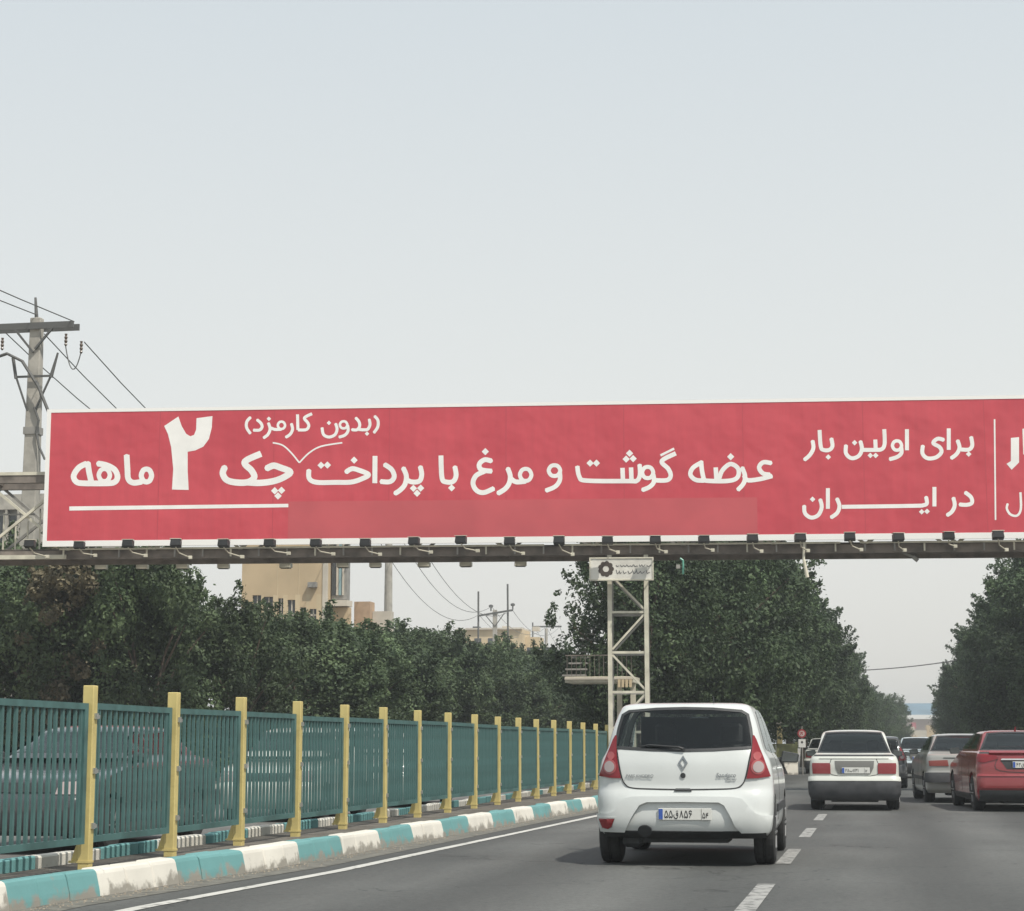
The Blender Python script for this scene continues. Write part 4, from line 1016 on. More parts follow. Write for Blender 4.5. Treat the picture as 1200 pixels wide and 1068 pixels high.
for s in (-1, 1): q.box(s * .815 - .02, s * .815 + .02, 1.46 - Lh, 1.60 - Lh, .955, .985)
for s in (-1, 1): q.tube([(s * .862, 1.42 - Lh, .93), (s * .90, 1.45 - Lh, .935), (s * .90, 1.58 - Lh, .935), (s * .862, 1.61 - Lh, .93)], .014, 6)
q.build('door_handle', W_PAINT, car)

# ---- saloons
def saloon(L, w, roof, deck, paintm, glass, deck_y=.50, roof_w=.54, hs=.22, wr=.285, zb=.20, trimz=.60, belt=.95):
    d = deck
    tab = [(zb, .14, L - .14, w - .05), (zb + .09, .03, L - .03, w - .01), (.46, 0, L, w), (trimz, .02, L - .02, w + .005), (trimz + .03, .045, L - .06, w), (.80, .055, L - .16, w - .004), (.88, .07, L - .65, w - .012), (d - .05, .085, L - 1.15, w - .03), (d - .01, .14, L - 1.3, w - .05), (d + .012, deck_y * .75, L - 1.38 + hs, w - .085), (d + .03, deck_y + .08, L - 1.42 + hs, w - .11),
           (d + .08, deck_y + .16, L - 1.50 + hs, w - .135), ((d + roof) / 2, deck_y + .40, L - 1.82 + hs, (w - .13 + roof_w) / 2 + .01), (roof - .06, deck_y + .68, L - 2.15 + hs, roof_w + .02), (roof - .03, deck_y + .80, L - 2.28 + hs, roof_w - .03), (roof - .012, deck_y + .95, L - 2.42 + hs, roof_w - .12), (roof, deck_y + 1.15, L - 2.6 + hs, roof_w * .45)]
    ww = w - .165; rt = roof_w - .045
    rw = [(-ww, d + .055), (0, d + .045), (ww, d + .055), (rt, roof - .075), (rt * .5, roof - .062), (0, roof - .058), (-rt * .5, roof - .062), (-rt, roof - .075)]
    cb = d + .07
    return dict(L=L, paint=paintm, rr=.12, rf=.25, br=.05, bf=.10, glass=glass, axles=(.83, L - .80), wr=wr, tw=w, mirror=(L - 1.75 + hs, d + .02), tab=tab,
        cabin=(deck_y + .15, L - 1.4 + hs, .42, roof - .05), rear_win=rw, front_win=[(-ww, d + .10), (ww, d + .10), (rt - .02, roof - .09), (-rt + .02, roof - .09)],
        side_wins=[[(L / 2 + .02, cb), (L - 1.72 + hs, cb), (L - 2.10 + hs, roof - .15), (L - 2.24 + hs, roof - .09), (L / 2 + .02, roof - .07)], [(deck_y + .62, cb), (L / 2 - .05, cb), (L / 2 - .05, roof - .07), (deck_y + 1.0, roof - .09)]],
        patches=[])
def std_front(sp, hl, grille, m=M_LAMPW):
    sp['patches'] += [('headlight', hl, 'F', .012, .03, m), ('headlight', mirror(hl), 'F', .012, .03, m), ('grille', grille, 'F', .012, .03, M_TRIM)]
    for xs in (sp['L'] / 2 - .02, sp['axles'][0] + .38):
        for f in 'rl': sp['patches'].append(('door_seam', line_poly([(xs, .34), (xs, 1.0)], .012), f, .002, .004, M_SEAM))

W2 = paint('warm_white_paint', (.58, .59, .54)); RED = paint('red_car_paint', (.23, .028, .032), .22); SIL = paint('silver_car_paint', (.30, .30, .28), .3); DRK = paint('dark_grey_paint', (.045, .047, .05), .25)
# small white saloon
sp = saloon(3.93, .80, 1.455, .985, W2, M_GLASS_D, trimz=.56, roof_w=.545, wr=.27, hs=.52)
tlp = [(.42, .655), (.735, .655), (.745, .80), (.74, .845), (.44, .845), (.42, .82)]
sp['patches'] += [('taillight', tlp, 'R', .014, .03, M_LAMPD), ('taillight', mirror(tlp), 'R', .014, .03, M_LAMPD),
    ('plate_recess', [(-.34, .885), (.36, .885), (.345, .76), (.29, .655), (-.28, .655), (-.33, .76)], 'R', -.002, .001, M_TRIM),
    ('boot_lid', line_poly([(-.40, .93), (-.40, .64), (.40, .64), (.40, .93)], .010), 'R', .003, .004, M_SEAM),
    ('boot_lip', [(-.62, .925), (.62, .925), (.60, .955), (-.60, .955)], 'R', .012, .02, W2),
    ('bumper_strip', [(-.80, .585), (.80, .585), (.80, .60), (-.80, .60)], 'R', .012, .02, M_SEAM),
    ('bumper', [(-.74, .20), (.74, .20), (.785, .30), (.795, .515), (-.795, .515), (-.785, .30)], 'R', .04, .05, M_BUMPG),
    ('bumper_lit_top', [(-.79, .522), (.79, .522), (.785, .582), (-.785, .582)], 'R', .045, .05, W2)]  # lit upper edge of the grey bumper put into the colour as white
for i in range(len(sp['patches'])):
    if sp['patches'][i][0] == 'plate_recess': sp['patches'][i] = ('plate_recess', sp['patches'][i][1], 'R', .010, .012, mat('recess_grey', (.16, .16, .15), .6))
std_front(sp, [(.44, .62), (.76, .62), (.77, .78), (.46, .76)], [(-.40, .62), (.40, .62), (.40, .74), (-.40, .74)])
pr, S, Lh, D = build_car('saloon_car', sp, 'small white saloon with black bumper and dark rear window ahead on the dashed line', (-.47, 36.35 + 1.965, .006), R(.5))
number_plate(pr, '28b731', '12', S, .715, .03, .50, .105, Lh=Lh, off=.028)
# red saloon
sp = saloon(4.55, .885, 1.445, 1.035, RED, M_GLASS, deck_y=.42, roof_w=.58, wr=.32, zb=.19, trimz=.62)
trl = [(.50, .93), (.60, .90), (.74, .86), (.84, .87), (.855, .95), (.82, 1.0), (.70, .995), (.54, .985)]
sp['patches'] += [('taillight', trl, 'R', .016, .03, M_LAMP), ('taillight', mirror(trl), 'R', .016, .03, M_LAMP),
    ('chrome_strip', [(-.46, .905), (.46, .905), (.44, .93), (-.44, .93)], 'R', .022, .02, M_CHROME),
    ('plate_recess', [(-.46, .90), (.46, .90), (.36, .75), (-.36, .75)], 'R', .006, .008, M_TRIM),
    ('boot_spoiler', [(-.66, 1.0), (.66, 1.0), (.62, 1.03), (-.62, 1.03)], 'R', .05, .06, RED),
    ('bumper_shelf', [(-.86, .615), (.86, .615), (.84, .66), (-.84, .66)], 'R', .034, .04, RED), ('bumper', [(-.85, .455), (.85, .455), (.86, .612), (-.86, .612)], 'R', .018, .03, RED),
    ('bumper_ledge', [(-.84, .42), (.84, .42), (.84, .45), (-.84, .45)], 'R', .03, .04, RED),
    ('lower_valance', [(-.83, .19), (.83, .19), (.84, .38), (-.84, .38)], 'R', .02, .04, M_TRIM),
    ('boot_seam', line_poly([(-.50, .96), (-.49, .72), (.49, .72), (.50, .96)], .010), 'R', .006, .007, M_SEAM),
    ('sill', [(1.2, .21), (3.4, .21), (3.4, .30), (1.2, .30)], 'l', .02, .03, M_TRIM), ('sill', [(1.2, .21), (3.4, .21), (3.4, .30), (1.2, .30)], 'r', .02, .03, M_TRIM)]
std_front(sp, [(.50, .64), (.82, .68), (.84, .80), (.56, .76)], [(-.48, .60), (.48, .60), (.50, .74), (-.50, .74)])
rc, S, Lh, D = build_car('saloon_car', sp, 'red saloon with chrome boot strip at the right edge of the road', (2.40, 36.2 + 2.27, .006), R(4.6))
number_plate(rc, '43q965', '28', S, .825, 0, Lh=Lh, off=.02)
q = MB(); q.lathe([(.045, 0), (.05, .008), (.03, .012)], 20, 'y', (0, S.rear(0, .965) - Lh - .014, .965)); q.build('badge', M_CHROME, rc)
q = MB(); q.tube([(0, 1.4 - Lh, 1.44), (0, 1.33 - Lh, 1.50)], [.02, .008], 6); q.build('antenna', RED, rc)
# silver saloon half hidden behind the red one
sp = saloon(4.40, .85, 1.41, 1.0, SIL, M_GLASS_L, deck_y=.45, roof_w=.56, wr=.30, trimz=.60)
t4 = [(.40, .745), (.78, .745), (.79, .85), (.42, .865)]
sp['patches'] += [('taillight', t4, 'R', .014, .03, M_LAMPI), ('taillight', mirror(t4), 'R', .014, .03, mat('dull_red_lamp', (.22, .05, .04), .3)),
    ('bumper', [(-.84, .42), (.84, .42), (.84, .60), (-.84, .60)], 'R', .05, .06, M_BUMPG), ('boot_strip', [(-.50, .90), (.50, .90), (.50, .915), (-.50, .915)], 'R', .008, .01, M_TRIM),
    ('side_moulding', [(.95, .46), (3.4, .46), (3.4, .53), (.95, .53)], 'l', .015, .02, M_TRIM), ('side_moulding', [(.95, .46), (3.4, .46), (3.4, .53), (.95, .53)], 'r', .015, .02, M_TRIM)]
std_front(sp, [(.46, .64), (.78, .64), (.79, .78), (.48, .77)], [(-.42, .66), (.42, .66), (.42, .76), (-.42, .76)])
pg, S, Lh, D = build_car('saloon_car', sp, 'silver saloon with black bumper half hidden behind the red saloon', (1.66, 41.4 + 2.2, .006), R(3.4))
number_plate(pg, '61b428', '43', S, .70, 0, Lh=Lh, off=.02)
IDX = {o: kid_index(o) for o in (car, pr, rc, pg)}
def recolour(root, old, new):
    for c in children(root):
        if c.type == 'MESH' and old.name in c.data.materials:
            c.data = c.data.copy()
            for i, m in enumerate(c.data.materials):
                if m == old: c.data.materials[i] = new
def spawn(src, loc, rz, label, old=None, new=None, group=None):
    r = dup(src, loc, rz, label=label, group=group, index=IDX[src])
    if old: recolour(r, old, new)
    return r
# farther traffic on this carriageway
v = spawn(car, (-.12, 57, .006), R(1), 'dark hatchback with red tail lamp beyond the small white saloon', W_PAINT, DRK); v.name = 'hatchback_car'; v.scale = (.96, 1, .88)
v = spawn(pr, (1.38, 74, .006), R(0), 'pale blue-white saloon far ahead between the tree rows', W2, paint('pale_blue_paint', (.52, .60, .63)))
v = spawn(pr, (-2.2, 84, .006), 0, 'white saloon far ahead left of the small white saloon', None, None)
v = spawn(pg, (1.4, 118, .006), R(-1), 'light car farthest ahead in the gap between the trees', SIL, W2)
v = spawn(pg, (4.9, 104, .006), R(-2), 'grey car far ahead in the right lane', None, None)
# oncoming traffic seen through the fence
AZ = math.pi
v = spawn(pg, (-9.2, 22.3, .006), AZ, 'dark saloon facing the camera behind the nearest fence panel', SIL, DRK)
v = spawn(pr, (-11.4, 28.4, .006), AZ + R(1), 'white saloon on the far lane behind the second and third fence panels', None, None)
v = spawn(pr, (-9.3, 31.2, .006), AZ, 'white saloon facing the camera behind the third and fourth fence panels', None, None)
v = spawn(pg, (-9.5, 38.5, .006), AZ, 'white saloon behind the fifth and sixth fence panels on the opposite road', SIL, W2)
v = spawn(car, (-12.6, 47.0, .006), AZ, 'white hatchback on the far lane of the opposite road behind the fence', None, None); v.name = 'hatchback_car'
v = spawn(rc, (-12.4, 62.0, .006), AZ, 'grey saloon far along the opposite road', RED, paint('mid_grey_paint', (.15, .155, .16)))

# ================================================================== TREES
def leaf_mesh(name, seed, h, rx, ry, base, n, leaf, lobes, m, top_pow=1.0, spiky=.5):
    rg = np.random.default_rng(seed)
    cz = (h + base) / 2; rz_ = (h - base) / 2
    # lobes: clusters on and inside the crown envelope
    cs, rs = [], []
    for i in range(lobes):
        t = rg.uniform(0, 1); z = base + (h - base) * t
        env = math.sin(math.pi * min(1, max(0, (t * .86 + .13)))) ** .55
        a = rg.uniform(0, 2 * math.pi); q_ = rg.uniform(.45, 1.0) ** .5
        cs.append((rx * env * q_ * math.cos(a) * .86, ry * env * q_ * math.sin(a) * .86, z)); rs.append(rg.uniform(.50, 1.12) * min(1.25, (rx + ry) / 5.2))
    for i in range(int(lobes * spiky)):           # twiggy tufts that break the outline
        t = rg.uniform(.45, 1.0); z = base + (h - base) * t + rg.uniform(.0, .45)
        env = math.sin(math.pi * min(1, t * .86 + .13)) ** .55; a = rg.uniform(0, 2 * math.pi)
        cs.append((rx * env * 1.0 * math.cos(a), ry * env * 1.0 * math.sin(a), z)); rs.append(rg.uniform(.16, .34))
    cs = np.array(cs); rs = np.array(rs); pr_ = rs ** 2 / (rs ** 2).sum()
    pick = rg.choice(len(cs), n, p=pr_)
    d = rg.normal(size=(n, 3)); d /= np.linalg.norm(d, axis=1)[:, None]
    rad = rs[pick] * (rg.uniform(.35, 1.0, n) ** .4) * np.where(rg.uniform(0, 1, n) < .12, rg.uniform(1.0, 1.45, n), 1)
    P = cs[pick] + d * rad[:, None] * np.array([1, 1, .9])
    # sprays: long leafy twigs that leave the crown and break its outline
    ns = int(n * .16); K = int(18 + lobes * .9); st = rg.choice(lobes, K); dirs = cs[st] * np.array([1, 1, 0]); dirs /= (np.linalg.norm(dirs, axis=1)[:, None] + .05)
    dirs = dirs * rg.uniform(.2, 1.0, (K, 1)) + rg.normal(size=(K, 3)) * .25 + np.array([0, 0, 1]) * rg.uniform(.15, 1.25, (K, 1)); dirs /= np.linalg.norm(dirs, axis=1)[:, None]
    ln = rg.uniform(.35, 1.0, K) * min(1.3, (rx + ry) / 5); who = rg.integers(0, K, ns); tt = rg.uniform(0, 1, ns)
    start = cs[st] + dirs * rs[st][:, None] * .8
    P[:ns] = start[who] + dirs[who] * (ln[who] * tt)[:, None] + rg.normal(size=(ns, 3)) * (.17 * (1 - tt * .75))[:, None]
    # hollows between the boughs
    ph = rg.uniform(0, 6.28, 6); kf = 2 * math.pi / (1.5 * min(1.5, (rx + ry) / 4.8))
    msk = np.sin(P[:, 0] * kf + ph[0] + 1.3 * np.sin(P[:, 2] * kf * .6 + ph[1])) * np.sin(P[:, 1] * kf + ph[2] + 1.1 * np.sin(P[:, 0] * kf * .5 + ph[3])) * np.sin(P[:, 2] * kf * 1.1 + ph[4] + np.sin(P[:, 1] * kf * .7 + ph[5]))
    keep = (msk > -.16) | (rg.uniform(0, 1, n) < .28); keep[:ns] = True
    P = P[keep]; d = d[keep]; n = len(P)
    P[:, 2] = np.maximum(P[:, 2], base * .6 + rg.uniform(0, .5, n))
    nrm = d * .8 + np.array([0, 0, .35]) + rg.normal(size=(n, 3)) * .55; nrm /= np.linalg.norm(nrm, axis=1)[:, None]
    ax = np.cross(nrm, rg.normal(size=(n, 3))); ax /= np.linalg.norm(ax, axis=1)[:, None]; ay = np.cross(nrm, ax)
    s = leaf * rg.uniform(.55, 1.25, n)[:, None]
    V = np.empty((n, 4, 3)); V[:, 0] = P - ax * s; V[:, 1] = P - ay * s * .55; V[:, 2] = P + ax * s; V[:, 3] = P + ay * s * .55
    me = bpy.data.meshes.new(name); me.vertices.add(n * 4); me.vertices.foreach_set('co', V.reshape(-1))
    me.loops.add(n * 4); me.loops.foreach_set('vertex_index', np.arange(n * 4)); me.polygons.add(n)
    me.polygons.foreach_set('loop_start', np.arange(0, n * 4, 4)); me.polygons.foreach_set('loop_total', np.full(n, 4))
    me.update(); me.validate(); me.materials.append(m); return me, cs, rs
def make_tree(seed, h, rx, ry, base, n, leaf, lobes, m, spiky=.5, tr=.16):
    r = empty('street_tree', (0, 0, 0)); rd = random.Random(seed)
    me, cs, rs = leaf_mesh('crown', seed, h, rx, ry, base, n, leaf, lobes, m, spiky=spiky)
    link('crown', me, r)
    q = MB(); fork = base + .6
    q.tube([(0, 0, -.05), (.03, .02, .5), (-.04, .03, fork * .7), (.02, 0, fork)], [tr * 1.4, tr, tr * .85, tr * .75], 8)
    for i in range(9):
        c = cs[rd.randrange(len(cs))]; mid = (c[0] * .45, c[1] * .45, fork + (c[2] - fork) * .62)
        q.tube([(.02, 0, fork - .1), mid, tuple(c)], [tr * .5, tr * .3, tr * .1], 5)
    q.build('trunk', M_BARK, r); return r
def plant(src, idx, loc, rz, s, label, group, first):
    if first: src.location = loc; src.rotation_euler = (0, 0, rz); src.scale = s; src['label'] = label; src['group'] = group; src['category'] = 'tree'; return src
    o = dup(src, loc, rz, label, group, s, idx); o['category'] = 'tree'; return o
TA = [make_tree(11 + i, 6.0, 2.3, 2.5, .7, 42000, .075, 46, M_LEAF_A, 1.3, .15) for i in range(3)]
TB = [make_tree(41 + i, 9.6, 3.7, 3.9, 2.0, 62000, .088, 62, M_LEAF_B, 1.2, .24) for i in range(3)]
IA = [kid_index(t) for t in TA]; IB = [kid_index(t) for t in TB]; used = set()
def put(kind, k, x, y, s, label, group, sz=None):
    T, I = (TA, IA) if kind == 'A' else (TB, IB)
    first = (kind, k) not in used; used.add((kind, k))
    plant(T[k], I[k], (x, y, .0), random.uniform(0, 6.28), (s, s, sz or s), label, group, first)
# the row behind the opposite carriageway, from the gantry on
rows = [(52.8, -20.2, .90, 1.05), (54.5, -21.6, 1.0, 1.06), (53.0, -23.2, 1.05, 1.09), (55.0, -25.8, 1.0, 1.10), (54.5, -28.3, 1.0, 1.08), (57.0, -30.5, 1.05, 1.1), (55.6, -18.4, .75, .84), (57.5, -22.6, 1.0, 1.04)]
y = 59.6
while y < 185:
    s = random.uniform(.90, 1.06); rows.append((y, -17.6 + cx(y) * .3 + random.uniform(-.3, .3), s, random.uniform(.78, .83) if y < 74 else random.uniform(.83, .92) if y < 100 else random.uniform(.90, .98)))
    y += 3.0 + random.uniform(-.4, .4) + (y - 60) * .012
for i, (yy, xx, s, sz) in enumerate(rows):
    put('A', i % 3, xx, yy, s, '%s dusty green street tree from the near end behind the teal fence' % ORD[i], 'street trees behind the opposite carriageway', sz)
bt = make_tree(77, 6.2, 1.15, 1.15, .5, 16000, .075, 26, M_LEAF_C, 1.0, .12); bt.location = (-22.2, 51.4, 0)
tag(bt, 'narrow pale brown dusty tree standing before the dark trees at far left', 'tree')
y = 63; i = 0
while y < 120:
    put('A', i % 3, -21.4 + random.uniform(-.6, .6), y, 1.0, '%s dusty green tree in the second row behind the street trees' % ORD[i], 'second row of street trees', .86); y += 4.8; i += 1
# the big trees on the median beyond the gantry
MEDT = [(62, -7.3, .80), (66, -6.0, .93), (72, -5.5, .90), (79, -5.2, .90), (87, -4.9, .87), (96, -4.2, .82), (106, -3.9, .80), (117, -3.4, .76), (130, -2.9, .70), (143, -2.5, .66), (158, -1.9, .62), (175, -1.1, .60), (193, -.3, .60), (215, 1.2, .62)]
for k, (yy, xx, s) in enumerate(MEDT):
    put('B', k % 3, xx, yy, s, '%s tall dark green tree along the median counting away from the lattice tower' % ORD[k], 'tall median trees', s)
RT = [(52, 12.6, .9), (64, 10.9, .95), (73, 9.2, 1.0), (76, 13.5, 1.1), (81, 8.2, .98), (90, 7.8, .96), (94, 13.0, 1.15), (100, 7.7, .93), (111, 7.5, .88), (112, 12.6, 1.1), (122, 7.1, .82), (134, 7.1, .80), (147, 7.2, .78), (161, 7.4, .76), (178, 7.7, .74), (200, 8.0, .72)]
for k, (yy, xx, s) in enumerate(RT):
    put('B', (k + 1) % 3, xx, yy, s, '%s tall dark green tree from the near end along the right roadside' % ORD[k], 'trees along the right side of the road', s)

# ================================================================== POLES AND WIRES
def sag(a, b_, s, n=16):
    a, b_ = Vector(a), Vector(b_); return [a.lerp(b_, t / n) - Vector((0, 0, s * 4 * (t / n) * (1 - t / n))) for t in range(n + 1)]
P1 = Vector((-24.9, 55, .95)); PB = .95; 
pole = empty('power_pole', P1, 0, 'tall concrete power pole with a dark crossarm behind the left end of the gantry', 'power pole')
q = MB(); q.add([(sx * w_, sy * w_ * .8, z) for z, w_ in ((-.95, .31), (13.1, .17)) for sx, sy in ((-1, -1), (1, -1), (1, 1), (-1, 1))], [(0, 1, 5, 4), (1, 2, 6, 5), (2, 3, 7, 6), (3, 0, 4, 7), (4, 5, 6, 7)]); q.build('shaft', M_CONC, pole, bevel=.02)
q = MB(); q.box(-.235, .235, -.20, .20, 9.5, 9.72); q.build('band', M_GREYST, pole)
q = MB(); q.box(-1.45, 1.28, -.24, -.19, 12.72, 12.92); q.box(-1.45, 1.28, .20, .25, 12.72, 12.92); q.bar((-.6, -.22, 12.72), (0, -.2, 12.0), .06); q.bar((.6, -.22, 12.72), (.05, -.2, 12.1), .06); q.build('crossarm', M_WIRE, pole)
q = MB(); q.tube([(-.02, 0, 13.1), (-.08, 0, 13.75)], [.06, .035], 6); q.build('top_pin', M_WIRE, pole)
q = MB(); q.bar((-.5, -.25, 11.25), (.62, -.25, 11.25), .06); q.bar((-.5, -.25, 11.25), (-.10, -.25, 10.2), .05); q.bar((.62, -.25, 11.25), (.15, -.25, 10.2), .05); q.tube([(-.5, -.25, 11.2), (-.62, -.25, 11.85)], .05, 6); q.tube([(.62, -.25, 11.2), (.82, -.25, 11.95)], [.06, .03], 6)
q.build('stay_bracket', M_WIRE, pole)
for x, z in ((1.05, 12.35), (1.55, 12.1), (-1.0, 12.3)):
    q = MB(); q.lathe([(.02, -.2), (.05, -.15), (.03, -.11), (.055, -.04), (.03, 0), (.055, .07), (.03, .11), (.045, .18)], 10, 'z', (x, -.22, z)); q.build('insulator', mat('insulator_brown', (.10, .07, .05), .3), pole)
q = MB(); q.tube(sag((1.05, -.22, 12.15), (1.55, -.22, 11.95), .62, 10), .018, 5); q.build('jumper_wire', M_WIRE, pole)
q = MB(); q.tube([(.12, -.25, 10.3), (.28, -.25, 9.9), (.22, -.25, 9.5), (.32, -.25, 9.1), (.52, -.25, 8.7)], .035, 6); q.build('hanging_cable', M_WIRE, pole)
P2 = Vector((-28.1, 112, 0)); P3 = Vector((-32.0, 165, 0)); P4 = Vector((-37.75, 226, 0))
p2 = empty('power_pole', P2, 0, 'round concrete power pole rising from the left tree row under the billboard', 'power pole')
q = MB(); q.tube([(0, 0, 0), (0, 0, 8.0), (0, 0, 14.5)], [.42, .26, .20], 12); q.build('shaft', M_CONC, p2)
q = MB(); q.box(-1.4, 1.4, -.06, .06, 13.9, 14.1); q.build('crossarm', M_WIRE, p2)
p3 = empty('power_pole', P3, 0, 'double mast power pole with a wide crossarm above the far left trees', 'power pole')
q = MB(); q.box(-.17, .17, -.17, .17, 0, 12.6); q.build('shaft', M_CONC, p3)
q = MB(); q.tube([(-1.45, 0, 9.2), (-1.45, 0, 14.2)], .085, 6); q.build('mast', M_WIRE, p3)
q = MB(); q.tube([(1.15, 0, 8.6), (1.10, 0, 14.8)], .085, 6); q.build('mast', M_WIRE, p3)
q = MB(); q.bar((-1.45, -.18, 12.1), (1.6, -.18, 12.55), .12, .16); q.bar((-.75, -.18, 12.1), (0, -.18, 11.2), .07); q.bar((.85, -.18, 12.3), (.05, -.18, 11.2), .07); q.build('crossarm', M_WIRE, p3)
for x, z in ((-.35, 12.9), (1.55, 13.0)):
    q = MB(); q.lathe([(.06, -.4), (.06, -.1), (.19, -.05), (.19, .1), (.06, .16)], 8, 'z', (x, 0, z)); q.build('insulator', M_WIRE, p3)
p4 = empty('power_pole', P4, 0, 'farthest power pole with two stacked crossarms beside the median trees', 'power pole')
q = MB(); q.tube([(0, 0, 0), (0, 0, 14.6)], .18, 6); q.build('shaft', M_CONC, p4)
q = MB(); q.bar((-1.6, 0, 14.8), (1.8, 0, 14.8), .18); q.bar((-1.6, 0, 11.6), (1.4, 0, 11.6), .18); q.tube([(-1.6, 0, 10.2), (-1.6, 0, 15.3)], .09, 5); q.build('crossarm', M_WIRE, p4)
WG = 'overhead wires on the left line of power poles'
for (x1, z1), (x2, z2), (x3, z3), (x4, z4), sg_ in (((-1.3, 12.95), (-1.2, 14.15), (-1.4, 12.2), (-1.5, 14.8), 2.4), ((.25, 12.6), (0, 14.6), (-.3, 12.9), (0, 14.8), 2.9), ((1.55, 12.3), (1.2, 14.15), (1.5, 12.6), (1.6, 14.8), 2.8)):
    pts = sag(P1 + Vector((x1, 0, z1)), P2 + Vector((x2, 0, z2)), sg_) + sag(P2 + Vector((x2, 0, z2)), P3 + Vector((x3, 0, z3)), 2.4)[1:] + sag(P3 + Vector((x3, 0, z3)), P4 + Vector((x4, 0, z4)), 1.6)[1:] + sag(P4 + Vector((x4, 0, z4)), P4 + Vector((-6, 70, 14)), 1.6)[1:]
    q = MB(); q.tube(pts, .022, 4); o = q.build('overhead_wire', M_WIRE); tag(o, 'thin dark wire strung from the %s of the crossarm along the left power poles' % {-1.3: 'left end', .25: 'middle', 1.55: 'right end'}[x1], 'wire', WG)
for k, (x1, z1) in enumerate(((-1.3, 12.95), (0, 13.2), (1.2, 12.95))):
    q = MB(); q.tube(sag(P1 + Vector((x1, 0, z1)), Vector((-25.5 + x1, -5, 15.8 + k * .1)), 1.2), .018, 4); o = q.build('overhead_wire', M_WIRE); tag(o, 'thin wire coming in from the left to the %s of the concrete pole crossarm' % ('left end', 'top', 'right end')[k], 'wire', 'overhead wires left of the concrete pole')
q = MB(); q.tube([tuple(P1 + Vector(p)) for p in ((-6, -.3, 10.4), (-3.2, -.35, 10.9), (-1.5, -.35, 11.75), (-.75, -.4, 11.95), (-.25, -.4, 11.7), (.3, -.4, 10.9), (.75, -.4, 9.9), (1.1, -.4, 8.6), (1.4, 0, 6.5))], .05, 6)
tag(q.build('bundled_cable', M_WIRE), 'thick black cable bending over the concrete pole and down behind the billboard', 'cable')
a = at_y(1000, 786, 122); b_ = at_y(1150, 769, 122)
q = MB(); q.tube(sag(a, b_, .15), .03, 4); tag(q.build('span_wire', M_WIRE), 'single wire crossing high over the road between the trees', 'wire')

# ================================================================== BUILDINGS
M_TAN = mat('tan_render', (.52, .40, .25), .85, var=.08, scale=.6); M_TAN2 = mat('yellow_render', (.56, .45, .29), .85, var=.1, scale=.8)
M_DARKG = mat('window_dark', (.06, .065, .07), .2); M_PALE = mat('pale_stone', (.55, .50, .42), .85, var=.1, scale=1)
def cut_x(py, y): return HC + (873 - py) / 2300 * y
bd = empty('apartment_building', (0, 0, 0), 0, 'tan rendered apartment building with a glazed corner bay above the left trees', 'building')
Y = 104.0
def bx(px): return at_y(px, 700, Y).x
zl = lambda py: at_y(350, py, Y).z
X0, X1 = bx(283), bx(382)
q = MB(); q.box(X0, X1, Y + .25, Y + 3.2, 0, 13.4); q.build('core', M_TAN, bd)
# front wall as panels between a band of windows
q = MB(); q.box(X0, X1, Y, Y + .249, zl(697), 13.4); q.build('wall', M_TAN, bd)
wins = [(296, 306, 697), (309, 320, 699), (326, 332, 701), (337, 346, 703), (352, 359, 712), (363, 371, 714)]
edges = [X0] + [bx(p) for w_ in wins for p in w_[:2]] + [X1]
for i in range(0, len(edges), 2):
    q = MB(); q.box(edges[i] + .0, edges[i + 1], Y, Y + .249, 2, zl(697) - .001); q.build('pier', M_TAN2 if i else M_TAN, bd)
for (p0, p1, pt) in wins:
    q = MB(); q.box(bx(p0), bx(p1), Y + .15, Y + .24, zl(740), zl(pt)); w_ = q.build('window', M_DARKG, bd)
    q = MB(); xm = (bx(p0) + bx(p1)) / 2; q.box(xm - .03, xm + .03, Y + .10, Y + .149, zl(740), zl(pt)); q.box(bx(p0), bx(p1), Y + .10, Y + .149, zl(722), zl(720)); q.build('frame', M_PALE, w_)
    q = MB(); q.box(bx(p0), bx(p1), Y + .0, Y + .249, zl(pt), zl(697) - .001); q.build('lintel', M_TAN, bd)
q = MB()
for px in (325, 350): q.box(bx(px) - .02, bx(px) + .02, Y - .012, Y - .001, zl(697), 13.4)
q.build('render_joint', M_TAN2, bd)
q = MB(); q.box(bx(378) , X1 + .05, Y - .05, Y + .2, 3, 13.4); q.build('down_pipe', M_PALE, bd)
q = MB(); q.box(bx(362), bx(372), Y - .3, Y - .002, zl(689), zl(683)); q.build('air_cooler', M_GREYST, bd)
# bay to the right
q = MB(); q.box(X1 + .06, bx(401), Y + .9, Y + 1.6, zl(702), 13.6); q.build('bay', M_GREYST, bd)
for (a_, c_, mm) in ((384, 388, M_DARKG), (389, 391.5, M_PALE), (392, 395, mat('glass_blue', (.25, .38, .40), .2)), (396, 398, M_PALE)):
    q = MB(); q.box(bx(a_), bx(c_), Y + .82, Y + .899, zl(697), 13.2); q.build('pane', mm, bd)
q = MB(); q.box(X1 + .06, bx(403.5), Y + .6, Y + 1.7, zl(710), zl(703)); q.build('balcony_slab', M_PALE, bd)
q = MB(); q.box(X1 + .06, bx(403), Y + 1.0, Y + 1.6, 0, zl(711)); q.build('lower_wall', M_TAN, bd)
q = MB(); q.box(bx(404), bx(423), Y + 2, Y + 3, 0, zl(703)); q.build('rear_wing', mat('brick_tan', (.42, .29, .19), .9, var=.1), bd)
q = MB(); q.box(bx(423.3), bx(445), Y + 2.5, Y + 3.2, 0, zl(714)); q.build('annexe', M_PALE, bd)
